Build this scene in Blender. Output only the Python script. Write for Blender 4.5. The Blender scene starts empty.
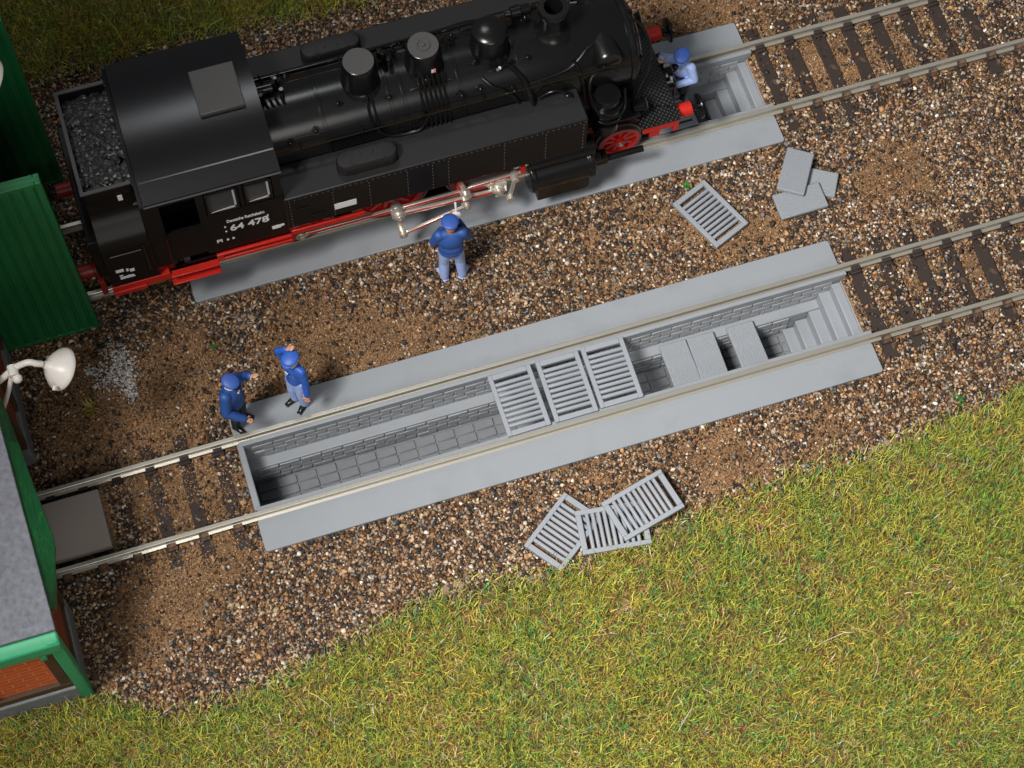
import bpy, math, random
import numpy as np
from mathutils import Vector, Matrix

random.seed(7)
rng = np.random.default_rng(11)
scene = bpy.context.scene
COL = scene.collection
PI = math.pi
D = 5.082            # distance between the two tracks

# ------------------------------------------------------------------ materials
def new_mat(name):
    m = bpy.data.materials.new(name)
    m.use_nodes = True
    nt = m.node_tree
    return m, nt, nt.nodes['Principled BSDF']

def mat(name, col, rough=.5, metal=0., spec=.5, var=.0, vscale=3., bump=0., bscale=40., coat=0., stretch=(1, 1, 1), dirt=None, dscale=2., dlo=.55, dhi=.75):
    m, nt, b = new_mat(name)
    N, L = nt.nodes, nt.links
    b.inputs['Roughness'].default_value = rough
    b.inputs['Metallic'].default_value = metal
    b.inputs['Specular IOR Level'].default_value = spec
    b.inputs['Coat Weight'].default_value = coat
    b.inputs['Coat Roughness'].default_value = .2
    tc = N.new('ShaderNodeTexCoord')
    mp = N.new('ShaderNodeMapping'); mp.inputs['Scale'].default_value = stretch
    L.new(tc.outputs['Object'], mp.inputs['Vector'])
    out = None
    if var > 0:
        n = N.new('ShaderNodeTexNoise'); n.inputs['Scale'].default_value = vscale; n.inputs['Detail'].default_value = 8
        L.new(mp.outputs['Vector'], n.inputs['Vector'])
        mx = N.new('ShaderNodeMix'); mx.data_type = 'RGBA'
        a = tuple(max(0, c * (1 - var)) for c in col) + (1,)
        c2 = tuple(min(1, c * (1 + var)) for c in col) + (1,)
        mx.inputs[6].default_value = a; mx.inputs[7].default_value = c2
        L.new(n.outputs['Fac'], mx.inputs[0])
        out = mx.outputs[2]
    else:
        b.inputs['Base Color'].default_value = tuple(col) + (1,)
    if dirt:
        n = N.new('ShaderNodeTexNoise'); n.inputs['Scale'].default_value = dscale; n.inputs['Detail'].default_value = 10
        L.new(tc.outputs['Object'], n.inputs['Vector'])
        r = N.new('ShaderNodeMapRange'); r.inputs['From Min'].default_value = dlo; r.inputs['From Max'].default_value = dhi
        L.new(n.outputs['Fac'], r.inputs['Value'])
        mx = N.new('ShaderNodeMix'); mx.data_type = 'RGBA'
        if out: L.new(out, mx.inputs[6])
        else: mx.inputs[6].default_value = tuple(col) + (1,)
        mx.inputs[7].default_value = tuple(dirt) + (1,)
        L.new(r.outputs['Result'], mx.inputs[0]); out = mx.outputs[2]
    if out: L.new(out, b.inputs['Base Color'])
    if bump > 0:
        n = N.new('ShaderNodeTexNoise'); n.inputs['Scale'].default_value = bscale; n.inputs['Detail'].default_value = 6
        L.new(mp.outputs['Vector'], n.inputs['Vector'])
        bp = N.new('ShaderNodeBump'); bp.inputs['Strength'].default_value = bump; bp.inputs['Distance'].default_value = .02
        L.new(n.outputs['Fac'], bp.inputs['Height']); L.new(bp.outputs['Normal'], b.inputs['Normal'])
    return m

def mat_attr(name, rough=.8, spec=.3, bump=0.):
    m, nt, b = new_mat(name)
    a = nt.nodes.new('ShaderNodeAttribute'); a.attribute_name = 'Col'
    nt.links.new(a.outputs['Color'], b.inputs['Base Color'])
    b.inputs['Roughness'].default_value = rough
    b.inputs['Specular IOR Level'].default_value = spec
    return m

def mat_brick(name, c1, c2, mortar, sx, rough=.8, axes='XZ'):
    m, nt, b = new_mat(name)
    N, L = nt.nodes, nt.links
    tc = N.new('ShaderNodeTexCoord'); sp = N.new('ShaderNodeSeparateXYZ'); cb = N.new('ShaderNodeCombineXYZ')
    L.new(tc.outputs['Object'], sp.inputs[0])
    L.new(sp.outputs[axes[0]], cb.inputs['X']); L.new(sp.outputs[axes[1]], cb.inputs['Y'])
    br = N.new('ShaderNodeTexBrick')
    br.inputs['Scale'].default_value = sx
    br.inputs['Color1'].default_value = c1 + (1,); br.inputs['Color2'].default_value = c2 + (1,); br.inputs['Mortar'].default_value = mortar + (1,)
    br.inputs['Mortar Size'].default_value = .018; br.inputs['Brick Width'].default_value = .5; br.inputs['Row Height'].default_value = .19
    L.new(cb.outputs[0], br.inputs['Vector'])
    n = N.new('ShaderNodeTexNoise'); n.inputs['Scale'].default_value = 9.
    L.new(tc.outputs['Object'], n.inputs['Vector'])
    mx = N.new('ShaderNodeMix'); mx.data_type = 'RGBA'; mx.blend_type = 'MULTIPLY'; mx.inputs[0].default_value = .25
    L.new(br.outputs['Color'], mx.inputs[6]); L.new(n.outputs['Fac'], mx.inputs[7])
    L.new(mx.outputs[2], b.inputs['Base Color'])
    bp = N.new('ShaderNodeBump'); bp.inputs['Strength'].default_value = .5; bp.inputs['Distance'].default_value = .02; bp.invert = True
    L.new(br.outputs['Fac'], bp.inputs['Height']); L.new(bp.outputs['Normal'], b.inputs['Normal'])
    b.inputs['Roughness'].default_value = rough
    return m

def mat_checker(name):
    m, nt, b = new_mat(name)
    N, L = nt.nodes, nt.links
    tc = N.new('ShaderNodeTexCoord'); mp = N.new('ShaderNodeMapping'); mp.inputs['Rotation'].default_value = (0, 0, .78)
    mp.inputs['Scale'].default_value = (15, 15, 15)
    L.new(tc.outputs['Object'], mp.inputs['Vector'])
    v = N.new('ShaderNodeTexVoronoi'); v.voronoi_dimensions = '2D'; v.inputs['Randomness'].default_value = 0; v.inputs['Scale'].default_value = 1
    L.new(mp.outputs['Vector'], v.inputs['Vector'])
    r = N.new('ShaderNodeMapRange'); r.inputs['From Min'].default_value = .18; r.inputs['From Max'].default_value = .34; r.inputs['To Min'].default_value = 1; r.inputs['To Max'].default_value = 0
    L.new(v.outputs['Distance'], r.inputs['Value'])
    bp = N.new('ShaderNodeBump'); bp.inputs['Strength'].default_value = 1; bp.inputs['Distance'].default_value = .03
    L.new(r.outputs['Result'], bp.inputs['Height']); L.new(bp.outputs['Normal'], b.inputs['Normal'])
    mx = N.new('ShaderNodeMix'); mx.data_type = 'RGBA'
    mx.inputs[6].default_value = (.006, .006, .007, 1); mx.inputs[7].default_value = (.075, .075, .078, 1)  # stud highlights mixed into the base colour as paler dots
    L.new(r.outputs['Result'], mx.inputs[0]); L.new(mx.outputs[2], b.inputs['Base Color'])
    b.inputs['Roughness'].default_value = .3
    return m

M = dict(
    black=mat('black_plastic', (.005, .005, .0055), .25, spec=.5, var=.25, vscale=6, bump=.05, bscale=60),
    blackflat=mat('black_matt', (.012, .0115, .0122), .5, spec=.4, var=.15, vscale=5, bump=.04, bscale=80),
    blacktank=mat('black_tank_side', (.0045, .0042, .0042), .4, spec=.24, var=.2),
    roofblack=mat('cab_roof_black', (.0045, .0045, .0055), .27, spec=.5, var=.2, vscale=4, bump=.06, bscale=70),
    hatch=mat('hatch_grey_sheen', (.062, .061, .061), .6, var=.12, vscale=14, bump=.1, bscale=90),  # hatch grey; also carries lid sheen and rivet glints as colour
    gloss=mat('gloss_black', (.005, .005, .0055), .22, spec=.4),
    coal=mat('coal', (.022, .0215, .022), .4, var=.3, vscale=5),
    red=mat('red_paint', (.52, .016, .008), .42, var=.12, vscale=5),
    reddark=mat('red_frame_shade', (.24, .010, .006), .45, var=.15),  # frame red, darkened to put the shade at the rear buffers into colour
    silver=mat('nickel', (.82, .77, .70), .3, metal=.75),
    brass=mat('pin_nickel', (.50, .45, .36), .35, metal=.6),
    tyre=mat('tyre_metal', (.16, .14, .12), .35, metal=.7),
    rail=mat('rail_nickel_silver', (.50, .475, .41), .33, metal=.6, var=.12, vscale=8, stretch=(.3, 6, 6), bump=.03, bscale=30),
    sleeper=mat('sleeper_brown', (.032, .021, .017), .75, var=.3, vscale=14, stretch=(6, 1, 4), bump=.5, bscale=20, dirt=(.17, .1, .055), dscale=4, dlo=.58, dhi=.72),
    pit=mat('pit_grey_plastic', (.272, .295, .322), .5, var=.05, vscale=1.5, bump=.06, bscale=18, dirt=(.235, .245, .255), dscale=1.8, dlo=.55, dhi=.9),
    pitin=mat('pit_grey_weathered', (.33, .345, .365), .55, var=.1, vscale=5, bump=.08, bscale=30, dirt=(.2, .19, .17), dscale=3, dlo=.6, dhi=.85),
    floor=mat('pit_floor_grey', (.185, .197, .21), .55, var=.15, vscale=5, dirt=(.3, .22, .12), dscale=3.4, dlo=.68, dhi=.76),
    grate=mat('grate_grey', (.29, .312, .345), .5, var=.05, vscale=6, bump=.04, bscale=60),
    cover=mat('cover_grey_brushed', (.27, .292, .32), .45, var=.12, vscale=7, stretch=(9, 1, 9), bump=.7, bscale=9),
    panel=mat('panel_taupe', (.34, .295, .255), .75, var=.08, vscale=30, bump=.1, bscale=120),
    green=mat('green_plastic', (.011, .15, .046), .4, var=.2, vscale=4, stretch=(3, 3, .6), bump=.15, bscale=25),
    greenlt=mat('green_light', (.03, .34, .155), .45, var=.15, vscale=6),
    greenwood=mat('green_woodgrain', (.006, .09, .025), .45, var=.55, vscale=5, stretch=(5, 1, 3), bump=.6, bscale=10, dirt=(.015, .13, .025), dscale=8),
    roofing=mat('roofing_felt', (.175, .183, .215), .85, var=.6, vscale=11, bump=1., bscale=15),
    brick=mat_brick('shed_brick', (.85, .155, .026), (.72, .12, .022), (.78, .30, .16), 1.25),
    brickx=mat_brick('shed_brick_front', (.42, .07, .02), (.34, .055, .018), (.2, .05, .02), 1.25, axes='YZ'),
    timber=mat('dark_timber', (.075, .04, .02), .7, var=.35, vscale=8, stretch=(4, 4, 1), bump=.3, bscale=18),
    stone=mat('plinth_stone', (.2, .21, .22), .8, var=.3, vscale=7, bump=.5, bscale=12),
    white=mat('white_lamp_plastic', (.78, .74, .69), .35, var=.04),
    skin=mat('skin', (.62, .33, .2), .55, var=.12, vscale=14),
    skin2=mat('skin_ruddy', (.5, .22, .1), .55, var=.12, vscale=14),
    cloth=mat('blue_jacket', (.024, .085, .31), .5, var=.25, vscale=9),
    cloth2=mat('bright_blue_jacket', (.028, .11, .48), .45, var=.25, vscale=9),
    clothlt=mat('light_blue_cloth', (.37, .50, .92), .5, var=.2, vscale=9),
    capb=mat('blue_cap', (.035, .095, .38), .5, var=.2, vscale=12),
    darkcloth=mat('dark_cloth', (.016, .017, .022), .55, var=.3),
    shoe=mat('black_shoe', (.01, .01, .011), .3),
    hair=mat('dark_hair', (.02, .015, .012), .6),
    whitec=mat('white_cloth', (.75, .75, .78), .6),
    eye=mat('dark_eye', (.02, .015, .01), .3),
    lip=mat('lip', (.38, .1, .07), .5),
    sticker=mat('white_print', (.8, .8, .82), .6),
    pink=mat('pink_print', (.7, .25, .25), .6),
    checker=mat_checker('checker_plate'),
    dark=mat('dark_interior', (.006, .006, .006), .8),
    lens=mat('lamp_lens', (.5, .5, .52), .15),
    weed=mat('weed_green', (.03, .17, .02), .6, var=.4, vscale=9),
    strawm=mat('dry_grass', (.3, .22, .05), .7, var=.4, vscale=9),
    plaster=mat('filler_beige', (.3, .2, .14), .9, var=.3, vscale=6, bump=.6, bscale=14),
)
def glass_mat():
    m, nt, b = new_mat('cab_glass')
    b.inputs['Base Color'].default_value = (.42, .44, .47, 1); b.inputs['Roughness'].default_value = .06
    b.inputs['Transmission Weight'].default_value = .88; b.inputs['IOR'].default_value = 1.45
    return m
M['glass'] = glass_mat()

# ------------------------------------------------------------------ mesh builder
class MB:
    def __init__(s): s.v = []; s.f = []
    def add(s, vs, fs):
        o = len(s.v); s.v += [tuple(p) for p in vs]; s.f += [tuple(i + o for i in f) for f in fs]; return s
    def box(s, x0, x1, y0, y1, z0, z1, mtx=None):
        vs = [Vector((x, y, z)) for z in (z0, z1) for y in (y0, y1) for x in (x0, x1)]
        if mtx: vs = [mtx @ p for p in vs]
        return s.add(vs, [(0, 2, 3, 1), (4, 5, 7, 6), (0, 1, 5, 4), (2, 6, 7, 3), (0, 4, 6, 2), (1, 3, 7, 5)])
    def rings(s, rings, closed_ends=True):
        n = len(rings[0]); vs = [p for r in rings for p in r]; fs = []
        for i in range(len(rings) - 1):
            for k in range(n):
                a, b = i * n + k, i * n + (k + 1) % n
                fs.append((a, b, b + n, a + n))
        if closed_ends:
            fs.append(tuple(range(n - 1, -1, -1))); fs.append(tuple(range((len(rings) - 1) * n, len(rings) * n)))
        return s.add(vs, fs)
    def lathe(s, prof, org=(0, 0, 0), axis=(0, 0, 1), n=32):
        """prof: [(radius, height along axis)]"""
        a = Vector(axis).normalized(); u = a.orthogonal().normalized(); w = a.cross(u); o = Vector(org)
        return s.rings([[o + a * h + (u * math.cos(2 * PI * k / n) + w * math.sin(2 * PI * k / n)) * max(r, 1e-4) for k in range(n)] for r, h in prof])
    def ring(s, prof, org, axis, n=48):
        a = Vector(axis).normalized(); u = a.orthogonal().normalized(); w = a.cross(u); o = Vector(org); p = list(prof) + [prof[0]]
        return s.rings([[o + a * h + (u * math.cos(2 * PI * k / n) + w * math.sin(2 * PI * k / n)) * r for k in range(n)] for r, h in p], False)
    def cyl(s, p0, p1, r0, r1=None, n=20):
        p0, p1 = Vector(p0), Vector(p1); r1 = r0 if r1 is None else r1
        return s.lathe([(r0, 0), (r1, (p1 - p0).length)], p0, p1 - p0, n)
    def caps(s, p0, p1, r0, r1=None, n=14):
        p0, p1 = Vector(p0), Vector(p1); r1 = r0 if r1 is None else r1; L = (p1 - p0).length
        if L < 1e-5: p1 = p0 + Vector((0, 0, 1e-4)); L = 1e-4
        pr = [(r0 * math.cos(t), -r0 * math.sin(t)) for t in (1.5, 1.1, .7, .35)] + [(r0, 0), (r1, L)] + [(r1 * math.cos(t), L + r1 * math.sin(t)) for t in (.35, .7, 1.1, 1.5)]
        return s.lathe(pr, p0, p1 - p0, n)
    def ell(s, c, r, n=16, m=10, rot=None):
        c = Vector(c); R = rot or Matrix.Identity(3); rr = []
        for i in range(m + 1):
            t = -PI / 2 + PI * i / m; q = max(math.cos(t), 1e-3)
            rr.append([c + R @ Vector((r[0] * q * math.cos(2 * PI * k / n), r[1] * q * math.sin(2 * PI * k / n), r[2] * math.sin(t))) for k in range(n)])
        return s.rings(rr)
    def tube(s, pts, r, n=8, sub=4):
        P = [Vector(p) for p in pts]
        if sub > 1 and len(P) > 2:
            Q = []
            for i in range(len(P) - 1):
                a, b, c, d = P[max(i - 1, 0)], P[i], P[i + 1], P[min(i + 2, len(P) - 1)]
                for k in range(sub):
                    t = k / sub
                    Q.append(.5 * ((2 * b) + (c - a) * t + (2 * a - 5 * b + 4 * c - d) * t * t + (3 * b - a - 3 * c + d) * t ** 3))
            P = Q + [P[-1]]
        rr = []; u = None
        for i, p in enumerate(P):
            d = (P[min(i + 1, len(P) - 1)] - P[max(i - 1, 0)]).normalized()
            u = d.orthogonal().normalized() if u is None else (u - d * u.dot(d)).normalized()
            w = d.cross(u); rr.append([p + (u * math.cos(2 * PI * k / n) + w * math.sin(2 * PI * k / n)) * r for k in range(n)])
        return s.rings(rr)
    def prism(s, pts, axis, a, b):
        """pts: 2-D outline (counter-clockwise), extruded along axis 'x','y','z' from a to b"""
        def P(q, t):
            return {'x': (t, q[0], q[1]), 'y': (q[0], t, q[1]), 'z': (q[0], q[1], t)}[axis]
        n = len(pts); vs = [P(q, a) for q in pts] + [P(q, b) for q in pts]
        fs = [tuple(range(n - 1, -1, -1)), tuple(range(n, 2 * n))] + [(i, (i + 1) % n, (i + 1) % n + n, i + n) for i in range(n)]
        return s.add(vs, fs)
    def build(s, name, m, parent=None, bev=0., smooth=35, seg=2):
        me = bpy.data.meshes.new(name); me.from_pydata(s.v, [], s.f); me.update()
        import bmesh
        bm = bmesh.new(); bm.from_mesh(me); bmesh.ops.recalc_face_normals(bm, faces=bm.faces); bm.to_mesh(me); bm.free()
        if smooth:
            me.polygons.foreach_set('use_smooth', [True] * len(me.polygons)); me.set_sharp_from_angle(angle=math.radians(smooth))
        me.materials.append(M[m] if isinstance(m, str) else m)
        o = bpy.data.objects.new(name, me); COL.objects.link(o)
        if parent: o.parent = parent
        if bev:
            b = o.modifiers.new('bevel', 'BEVEL'); b.width = bev; b.segments = seg; b.limit_method = 'ANGLE'; b.angle_limit = math.radians(40)
        return o

def tag(o, label=None, cat=None, group=None, kind=None):
    if label: o['label'] = label
    if cat: o['category'] = cat
    if group: o['group'] = group
    if kind: o['kind'] = kind
    return o

def empty(name, loc=(0, 0, 0), rz=0., label=None, cat=None, group=None):
    o = bpy.data.objects.new(name, None); COL.objects.link(o); o.location = loc; o.rotation_euler = (0, 0, rz); o.empty_display_size = .3
    return tag(o, label, cat, group)

def copy_tree(o, parent=None):
    c = o.copy(); COL.objects.link(c)
    if parent: c.parent = parent
    for ch in list(o.children): copy_tree(ch, c)
    return c

def np_mesh(name, V, F, cols, m, smooth=False):
    me = bpy.data.meshes.new(name)
    V = np.asarray(V, np.float32); F = np.asarray(F, np.int32); k = F.shape[1]
    me.vertices.add(len(V)); me.vertices.foreach_set('co', V.ravel())
    me.loops.add(F.size); me.loops.foreach_set('vertex_index', F.ravel())
    me.polygons.add(len(F)); me.polygons.foreach_set('loop_start', np.arange(0, F.size, k, dtype=np.int32))
    me.update(calc_edges=True)
    if cols is not None:
        a = me.color_attributes.new('Col', 'FLOAT_COLOR', 'POINT')
        c4 = np.ones((len(V), 4), np.float32); c4[:, :3] = cols; a.data.foreach_set('color', c4.ravel())
    if smooth: me.polygons.foreach_set('use_smooth', np.ones(len(F), bool))
    me.materials.append(m)
    o = bpy.data.objects.new(name, me); COL.objects.link(o); return o

def vnoise(x, y, seed=0, sc=1., octv=4):
    r = np.random.default_rng(seed); out = np.zeros_like(x); amp = 1.; tot = 0.
    for o in range(octv):
        G = r.random((64, 64)); X = x * sc + 17.3 * o; Y = y * sc + 5.1 * o
        xi = np.floor(X).astype(int); yi = np.floor(Y).astype(int); fx = X - xi; fy = Y - yi
        fx = fx * fx * (3 - 2 * fx); fy = fy * fy * (3 - 2 * fy)
        g = lambda a, b: G[a % 64, b % 64]
        out += amp * ((g(xi, yi) * (1 - fx) + g(xi + 1, yi) * fx) * (1 - fy) + (g(xi, yi + 1) * (1 - fx) + g(xi + 1, yi + 1) * fx) * fy)
        tot += amp; amp *= .5; sc *= 2.
    return out / tot

# ------------------------------------------------------------------ camera
RM = Matrix(((0.95315405, 0.27252788, -0.13124751), (-0.30230278, 0.87330851, -0.38202784), (0.01050633, 0.40380787, 0.91478348)))
CAMP = Vector((-4.46740232, -13.5039287, 33.0050440))
cd = bpy.data.cameras.new('camera'); cam = bpy.data.objects.new('camera', cd); COL.objects.link(cam)
cam.matrix_world = Matrix.Translation(CAMP) @ RM.to_4x4()
cd.sensor_width = 36; cd.lens = 2000 / 1024 * 36; cd.clip_end = 500; cd.clip_start = .5
scene.camera = cam
RN = np.array(RM); CN = np.array(CAMP)
def in_view(X, Y, z=-.25, mx=110, my=110):
    q = (np.stack([X, Y, np.full_like(X, z)], -1) - CN) @ RN
    u = 512 + 2000 * q[:, 0] / -q[:, 2]; v = 384 - 2000 * q[:, 1] / -q[:, 2]
    return (u > -mx) & (u < 1024 + mx) & (v > -my) & (v < 768 + my)

# ------------------------------------------------------------------ ground
PX0, PX1 = -4.78, 6.85           # both pits share these ends
PW = 1.415                       # half width to the slab's outer edge
GX = np.array([-14, -8.3, -7.82, -7.11, -5.71, -4.42, -2.86, -1.57, -.35, 1.52, 3.09, 4.65, 6.2, 7.8, 9.11, 16])
GY = np.array([-2.9, -3.0, -3.25, -3.8, -3.84, -3.65, -3.24, -3.14, -3.3, -3.22, -3.02, -2.91, -2.87, -2.74, -2.6, -2.4])
def g_low(X): return np.interp(X, GX, GY)
def g_top(X): return np.interp(X, [-9, -6.6, -5.3, -4.65, -2.3, 0, 3, 6, 16], [9.9, 9.35, 9.25, 9.45, 9.3, 9.2, 9.4, 10.2, 11])
xs = np.unique(np.round(np.concatenate([[-60, -40, -25, -18], np.arange(-14, 17, .125), [20, 28, 40, 60, PX0 + .05, PX1 - .05]]), 4))
ys = np.unique(np.round(np.concatenate([[-60, -40, -25, -16], np.arange(-12, 15, .125), [18, 28, 40, 60, -PW + .08, PW - .08, D - PW + .08, D + PW - .08]]), 4))
XX, YY = np.meshgrid(xs, ys, indexing='ij')
ZZ = -.285 + .05 * (vnoise(XX, YY, 3, .5) - .5) + .03 * (vnoise(XX, YY, 4, 3.) - .5)
gm = np.clip((g_low(XX) + .12 * vnoise(XX, YY, 9, 1.5) - YY) / .4, 0, 1); ZZ += .10 * gm + .14 * gm * (vnoise(XX, YY, 5, .7) - .45)
gm2 = np.clip((YY - g_top(XX)) / .5, 0, 1); ZZ += .10 * gm2
nx, ny = len(xs), len(ys)
idx = np.arange(nx * ny).reshape(nx, ny)
F = np.stack([idx[:-1, :-1], idx[1:, :-1], idx[1:, 1:], idx[:-1, 1:]], -1).reshape(-1, 4)
cx = ((xs[:-1] + xs[1:]) / 2)[:, None] + 0 * ys[None, :-1]; cy = ((ys[:-1] + ys[1:]) / 2)[None, :] + 0 * xs[:-1, None]
hole = (cx > PX0 + .05) & (cx < PX1 - .05) & ((np.abs(cy) < PW - .08) | (np.abs(cy - D) < PW - .08))
F = F[~hole.ravel()]
def ground_mat():
    m, nt, b = new_mat('soil'); N, L = nt.nodes, nt.links
    tc = N.new('ShaderNodeTexCoord')
    n1 = N.new('ShaderNodeTexNoise'); n1.inputs['Scale'].default_value = 21; n1.inputs['Detail'].default_value = 10; n1.inputs['Roughness'].default_value = .7
    n2 = N.new('ShaderNodeTexNoise'); n2.inputs['Scale'].default_value = 1.1; n2.inputs['Detail'].default_value = 6
    L.new(tc.outputs['Object'], n1.inputs['Vector']); L.new(tc.outputs['Object'], n2.inputs['Vector'])
    r = N.new('ShaderNodeValToRGB'); e = r.color_ramp.elements
    e[0].position = .34; e[0].color = (.085, .048, .026, 1); e[1].position = .68; e[1].color = (.54, .34, .185, 1)
    k = r.color_ramp.elements.new(.52); k.color = (.28, .16, .082, 1)
    L.new(n1.outputs['Fac'], r.inputs['Fac'])
    mx = N.new('ShaderNodeMix'); mx.data_type = 'RGBA'; mx.blend_type = 'MULTIPLY'; mx.inputs[0].default_value = .6
    r2 = N.new('ShaderNodeMapRange'); r2.inputs['From Min'].default_value = .3; r2.inputs['From Max'].default_value = .7; r2.inputs['To Min'].default_value = .5; r2.inputs['To Max'].default_value = 1.3
    L.new(n2.outputs['Fac'], r2.inputs['Value'])
    L.new(r.outputs['Color'], mx.inputs[6]); L.new(r2.outputs['Result'], mx.inputs[7]); L.new(mx.outputs[2], b.inputs['Base Color'])
    bp = N.new('ShaderNodeBump'); bp.inputs['Strength'].default_value = .9; bp.inputs['Distance'].default_value = .04
    L.new(n1.outputs['Fac'], bp.inputs['Height']); L.new(bp.outputs['Normal'], b.inputs['Normal'])
    b.inputs['Roughness'].default_value = .95; b.inputs['Specular IOR Level'].default_value = .15
    return m
g = np_mesh('ground', np.stack([XX, YY, ZZ], -1).reshape(-1, 3), F, None, ground_mat(), True)
tag(g, 'brown sandy soil showing between the gravel', 'ground', kind='structure')
def gz(X, Y):
    i = np.clip(np.searchsorted(xs, X) - 1, 0, nx - 2); j = np.clip(np.searchsorted(ys, Y) - 1, 0, ny - 2)
    fx = (X - xs[i]) / (xs[i + 1] - xs[i]); fy = (Y - ys[j]) / (ys[j + 1] - ys[j])
    return (ZZ[i, j] * (1 - fx) + ZZ[i + 1, j] * fx) * (1 - fy) + (ZZ[i, j + 1] * (1 - fx) + ZZ[i + 1, j + 1] * fx) * fy

# ------------------------------------------------------------------ gravel
SHED_X = -8.3
def blocked(X, Y, pad=0.):
    b = (X > PX0 - .02) & (X < PX1 - .01) & ((np.abs(Y) < PW + .0) | (np.abs(Y - D) < PW + .0))
    for yc in (0, D):
        for s in (-1, 1): b |= np.abs(Y - yc - s * .752) < .095
    b |= (X < SHED_X - .02) & (Y > -2.95) & (np.abs(Y) > 1.4) & (np.abs(Y - D) > 1.6)
    b |= (X < -7.22) & (np.abs(Y) < .62)
    return b
RESTS = [(4.925, 2.58, math.atan2(-1.13, .48) - PI / 2, .785, 1.23), (.29, -2.62, math.atan2(-.76, -1.02) - PI / 2, .785, 1.23), (1.14, -2.84, math.atan2(-.16, 1.24) - PI / 2, .785, 1.23), (1.76, -2.63, math.atan2(-2.11 + 2.39, 2.26 - 1.08) - PI / 2, .785, 1.23),
         (6.63, 2.31, math.atan2(.01, .98) - PI / 2, .53, .95), (7.02, 2.68, math.atan2(-.4, .41) - PI / 2 + .25, .53, .95)]
PATCH = [(-5.6, 1.9, 1.0, 1.2), (-7.2, 1.6, .8, 1.3), (-6.4, 1.8, .8, .9), (-5.4, 3.0, .6, .5), (5.9, 2.0, .4, .6), (-3.2, 2.3, .8, .8), (-1.6, 2.6, .9, .5), (-2.2, 1.7, 1.0, .7), (-.5, 1.8, .7, .5), (2.2, 2.2, .9, .6), (4.9, 2.4, .8, .7), (6, 1.9, .5, .4), (3.7, 2.9, .5, .5),
         (-6.6, -1.6, .8, .9), (-5.6, -1.3, .5, .9), (-7.3, -1.9, .6, .7), (-5.7, 0., .7, .8), (-6.5, .2, .5, .6), (3.4, -2.0, 1.0, .6), (1.2, -1.75, .7, .5), (5.6, -2.2, .7, .6), (8.3, 0.1, .5, .8), (9.4, 0, .5, .8), (10.5, .1, .5, .6),
         (8.4, 5.1, .7, .9), (9.8, 5, .6, .9), (10.9, 5.1, .5, .6), (8.5, 2.2, .9, .6), (6.2, 7.0, 1.3, .8), (7.9, 7.3, .8, .5), (8.6, 3.4, .8, .3), (4.2, 6.9, .9, .5), (-4.2, 1.6, .6, .5), (-7.4, 2.7, .9, .6), (-5.0, 2.9, .5, .5)]
def dirtmask(X, Y):
    d = 1.1 * (vnoise(X, Y, 21, .8) - .5)
    for (a, b, r, s) in PATCH: d += s * .9 * np.exp(-((X - a) ** 2 + (Y - b) ** 2) / r ** 2)
    return d + .55 * (vnoise(X, Y, 22, 3.5, 3) - .5)
def scatter(n, x0=-10.5, x1=15, y0=-5, y1=11):
    X = rng.uniform(x0, x1, n); Y = rng.uniform(y0, y1, n); k = in_view(X, Y); return X[k], Y[k]
ICO_V = []
t = (1 + 5 ** .5) / 2
for a, b in ((1, t), (-1, t), (1, -t), (-1, -t)): ICO_V += [(0, a, b), (a, b, 0), (b, 0, a)]
ICO_V = np.array(ICO_V, float); ICO_V /= np.linalg.norm(ICO_V[0])
def hull_faces(V):
    import itertools
    F = []
    for i, j, k in itertools.combinations(range(len(V)), 3):
        n = np.cross(V[j] - V[i], V[k] - V[i]); s = (V - V[i]) @ n
        if (s <= 1e-6).all(): F.append((i, j, k))
        elif (s >= -1e-6).all(): F.append((i, k, j))
    return np.array(F)
ICO_F = hull_faces(ICO_V)
OCT_V = np.array([(1, 0, 0), (-1, 0, 0), (0, 1, 0), (0, -1, 0), (0, 0, 1), (0, 0, -1)], float)
OCT_F = hull_faces(OCT_V)
PAL = np.array([(.024, .023, .025), (.05, .045, .042), (.06, .033, .018), (.14, .068, .03), (.29, .155, .07), (.46, .24, .09), (.44, .31, .19), (.35, .28, .215), (.17, .163, .155), (.64, .54, .41), (.75, .70, .62)])
PAL = PAL.mean(1, keepdims=True) * .08 + PAL * .92
PWT = np.array([.14, .11, .15, .18, .14, .055, .12, .07, .07, .034, .012]); PWT = PWT / PWT.sum()
def stones(X, Y, Z, S, BV, BF, pal, wt, flat=.75, jit=.3):
    n, nv = len(X), len(BV)
    V = BV[None] * (1 + jit * rng.standard_normal((n, nv, 1)))
    V = V * (rng.uniform(.7, 1.3, (n, 1, 3))) ; V[:, :, 2] *= flat
    q = rng.standard_normal((n, 4)); q[:, 1:3] *= .35; q /= np.linalg.norm(q, axis=1)[:, None]
    w, x, y, z = q.T
    R = np.stack([1 - 2 * (y * y + z * z), 2 * (x * y - z * w), 2 * (x * z + y * w), 2 * (x * y + z * w), 1 - 2 * (x * x + z * z), 2 * (y * z - x * w), 2 * (x * z - y * w), 2 * (y * z + x * w), 1 - 2 * (x * x + y * y)], -1).reshape(n, 3, 3)
    V = np.einsum('nij,nkj->nki', R, V) * S[:, None, None] + np.stack([X, Y, Z], -1)[:, None]
    C = pal[rng.choice(len(pal), n, p=wt)] * rng.uniform(.75, 1.25, (n, 1)) * (1 + .03 * rng.standard_normal((n, 3)))
    C = np.clip(C, .004, .9)
    Fc = (BF[None] + (np.arange(n) * nv)[:, None, None]).reshape(-1, 3)
    return V.reshape(-1, 3), Fc, np.repeat(C, nv, 0)
X, Y = scatter(360000)
edge_n = .35 * (vnoise(X, Y, 9, 1.5) - .5)
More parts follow.
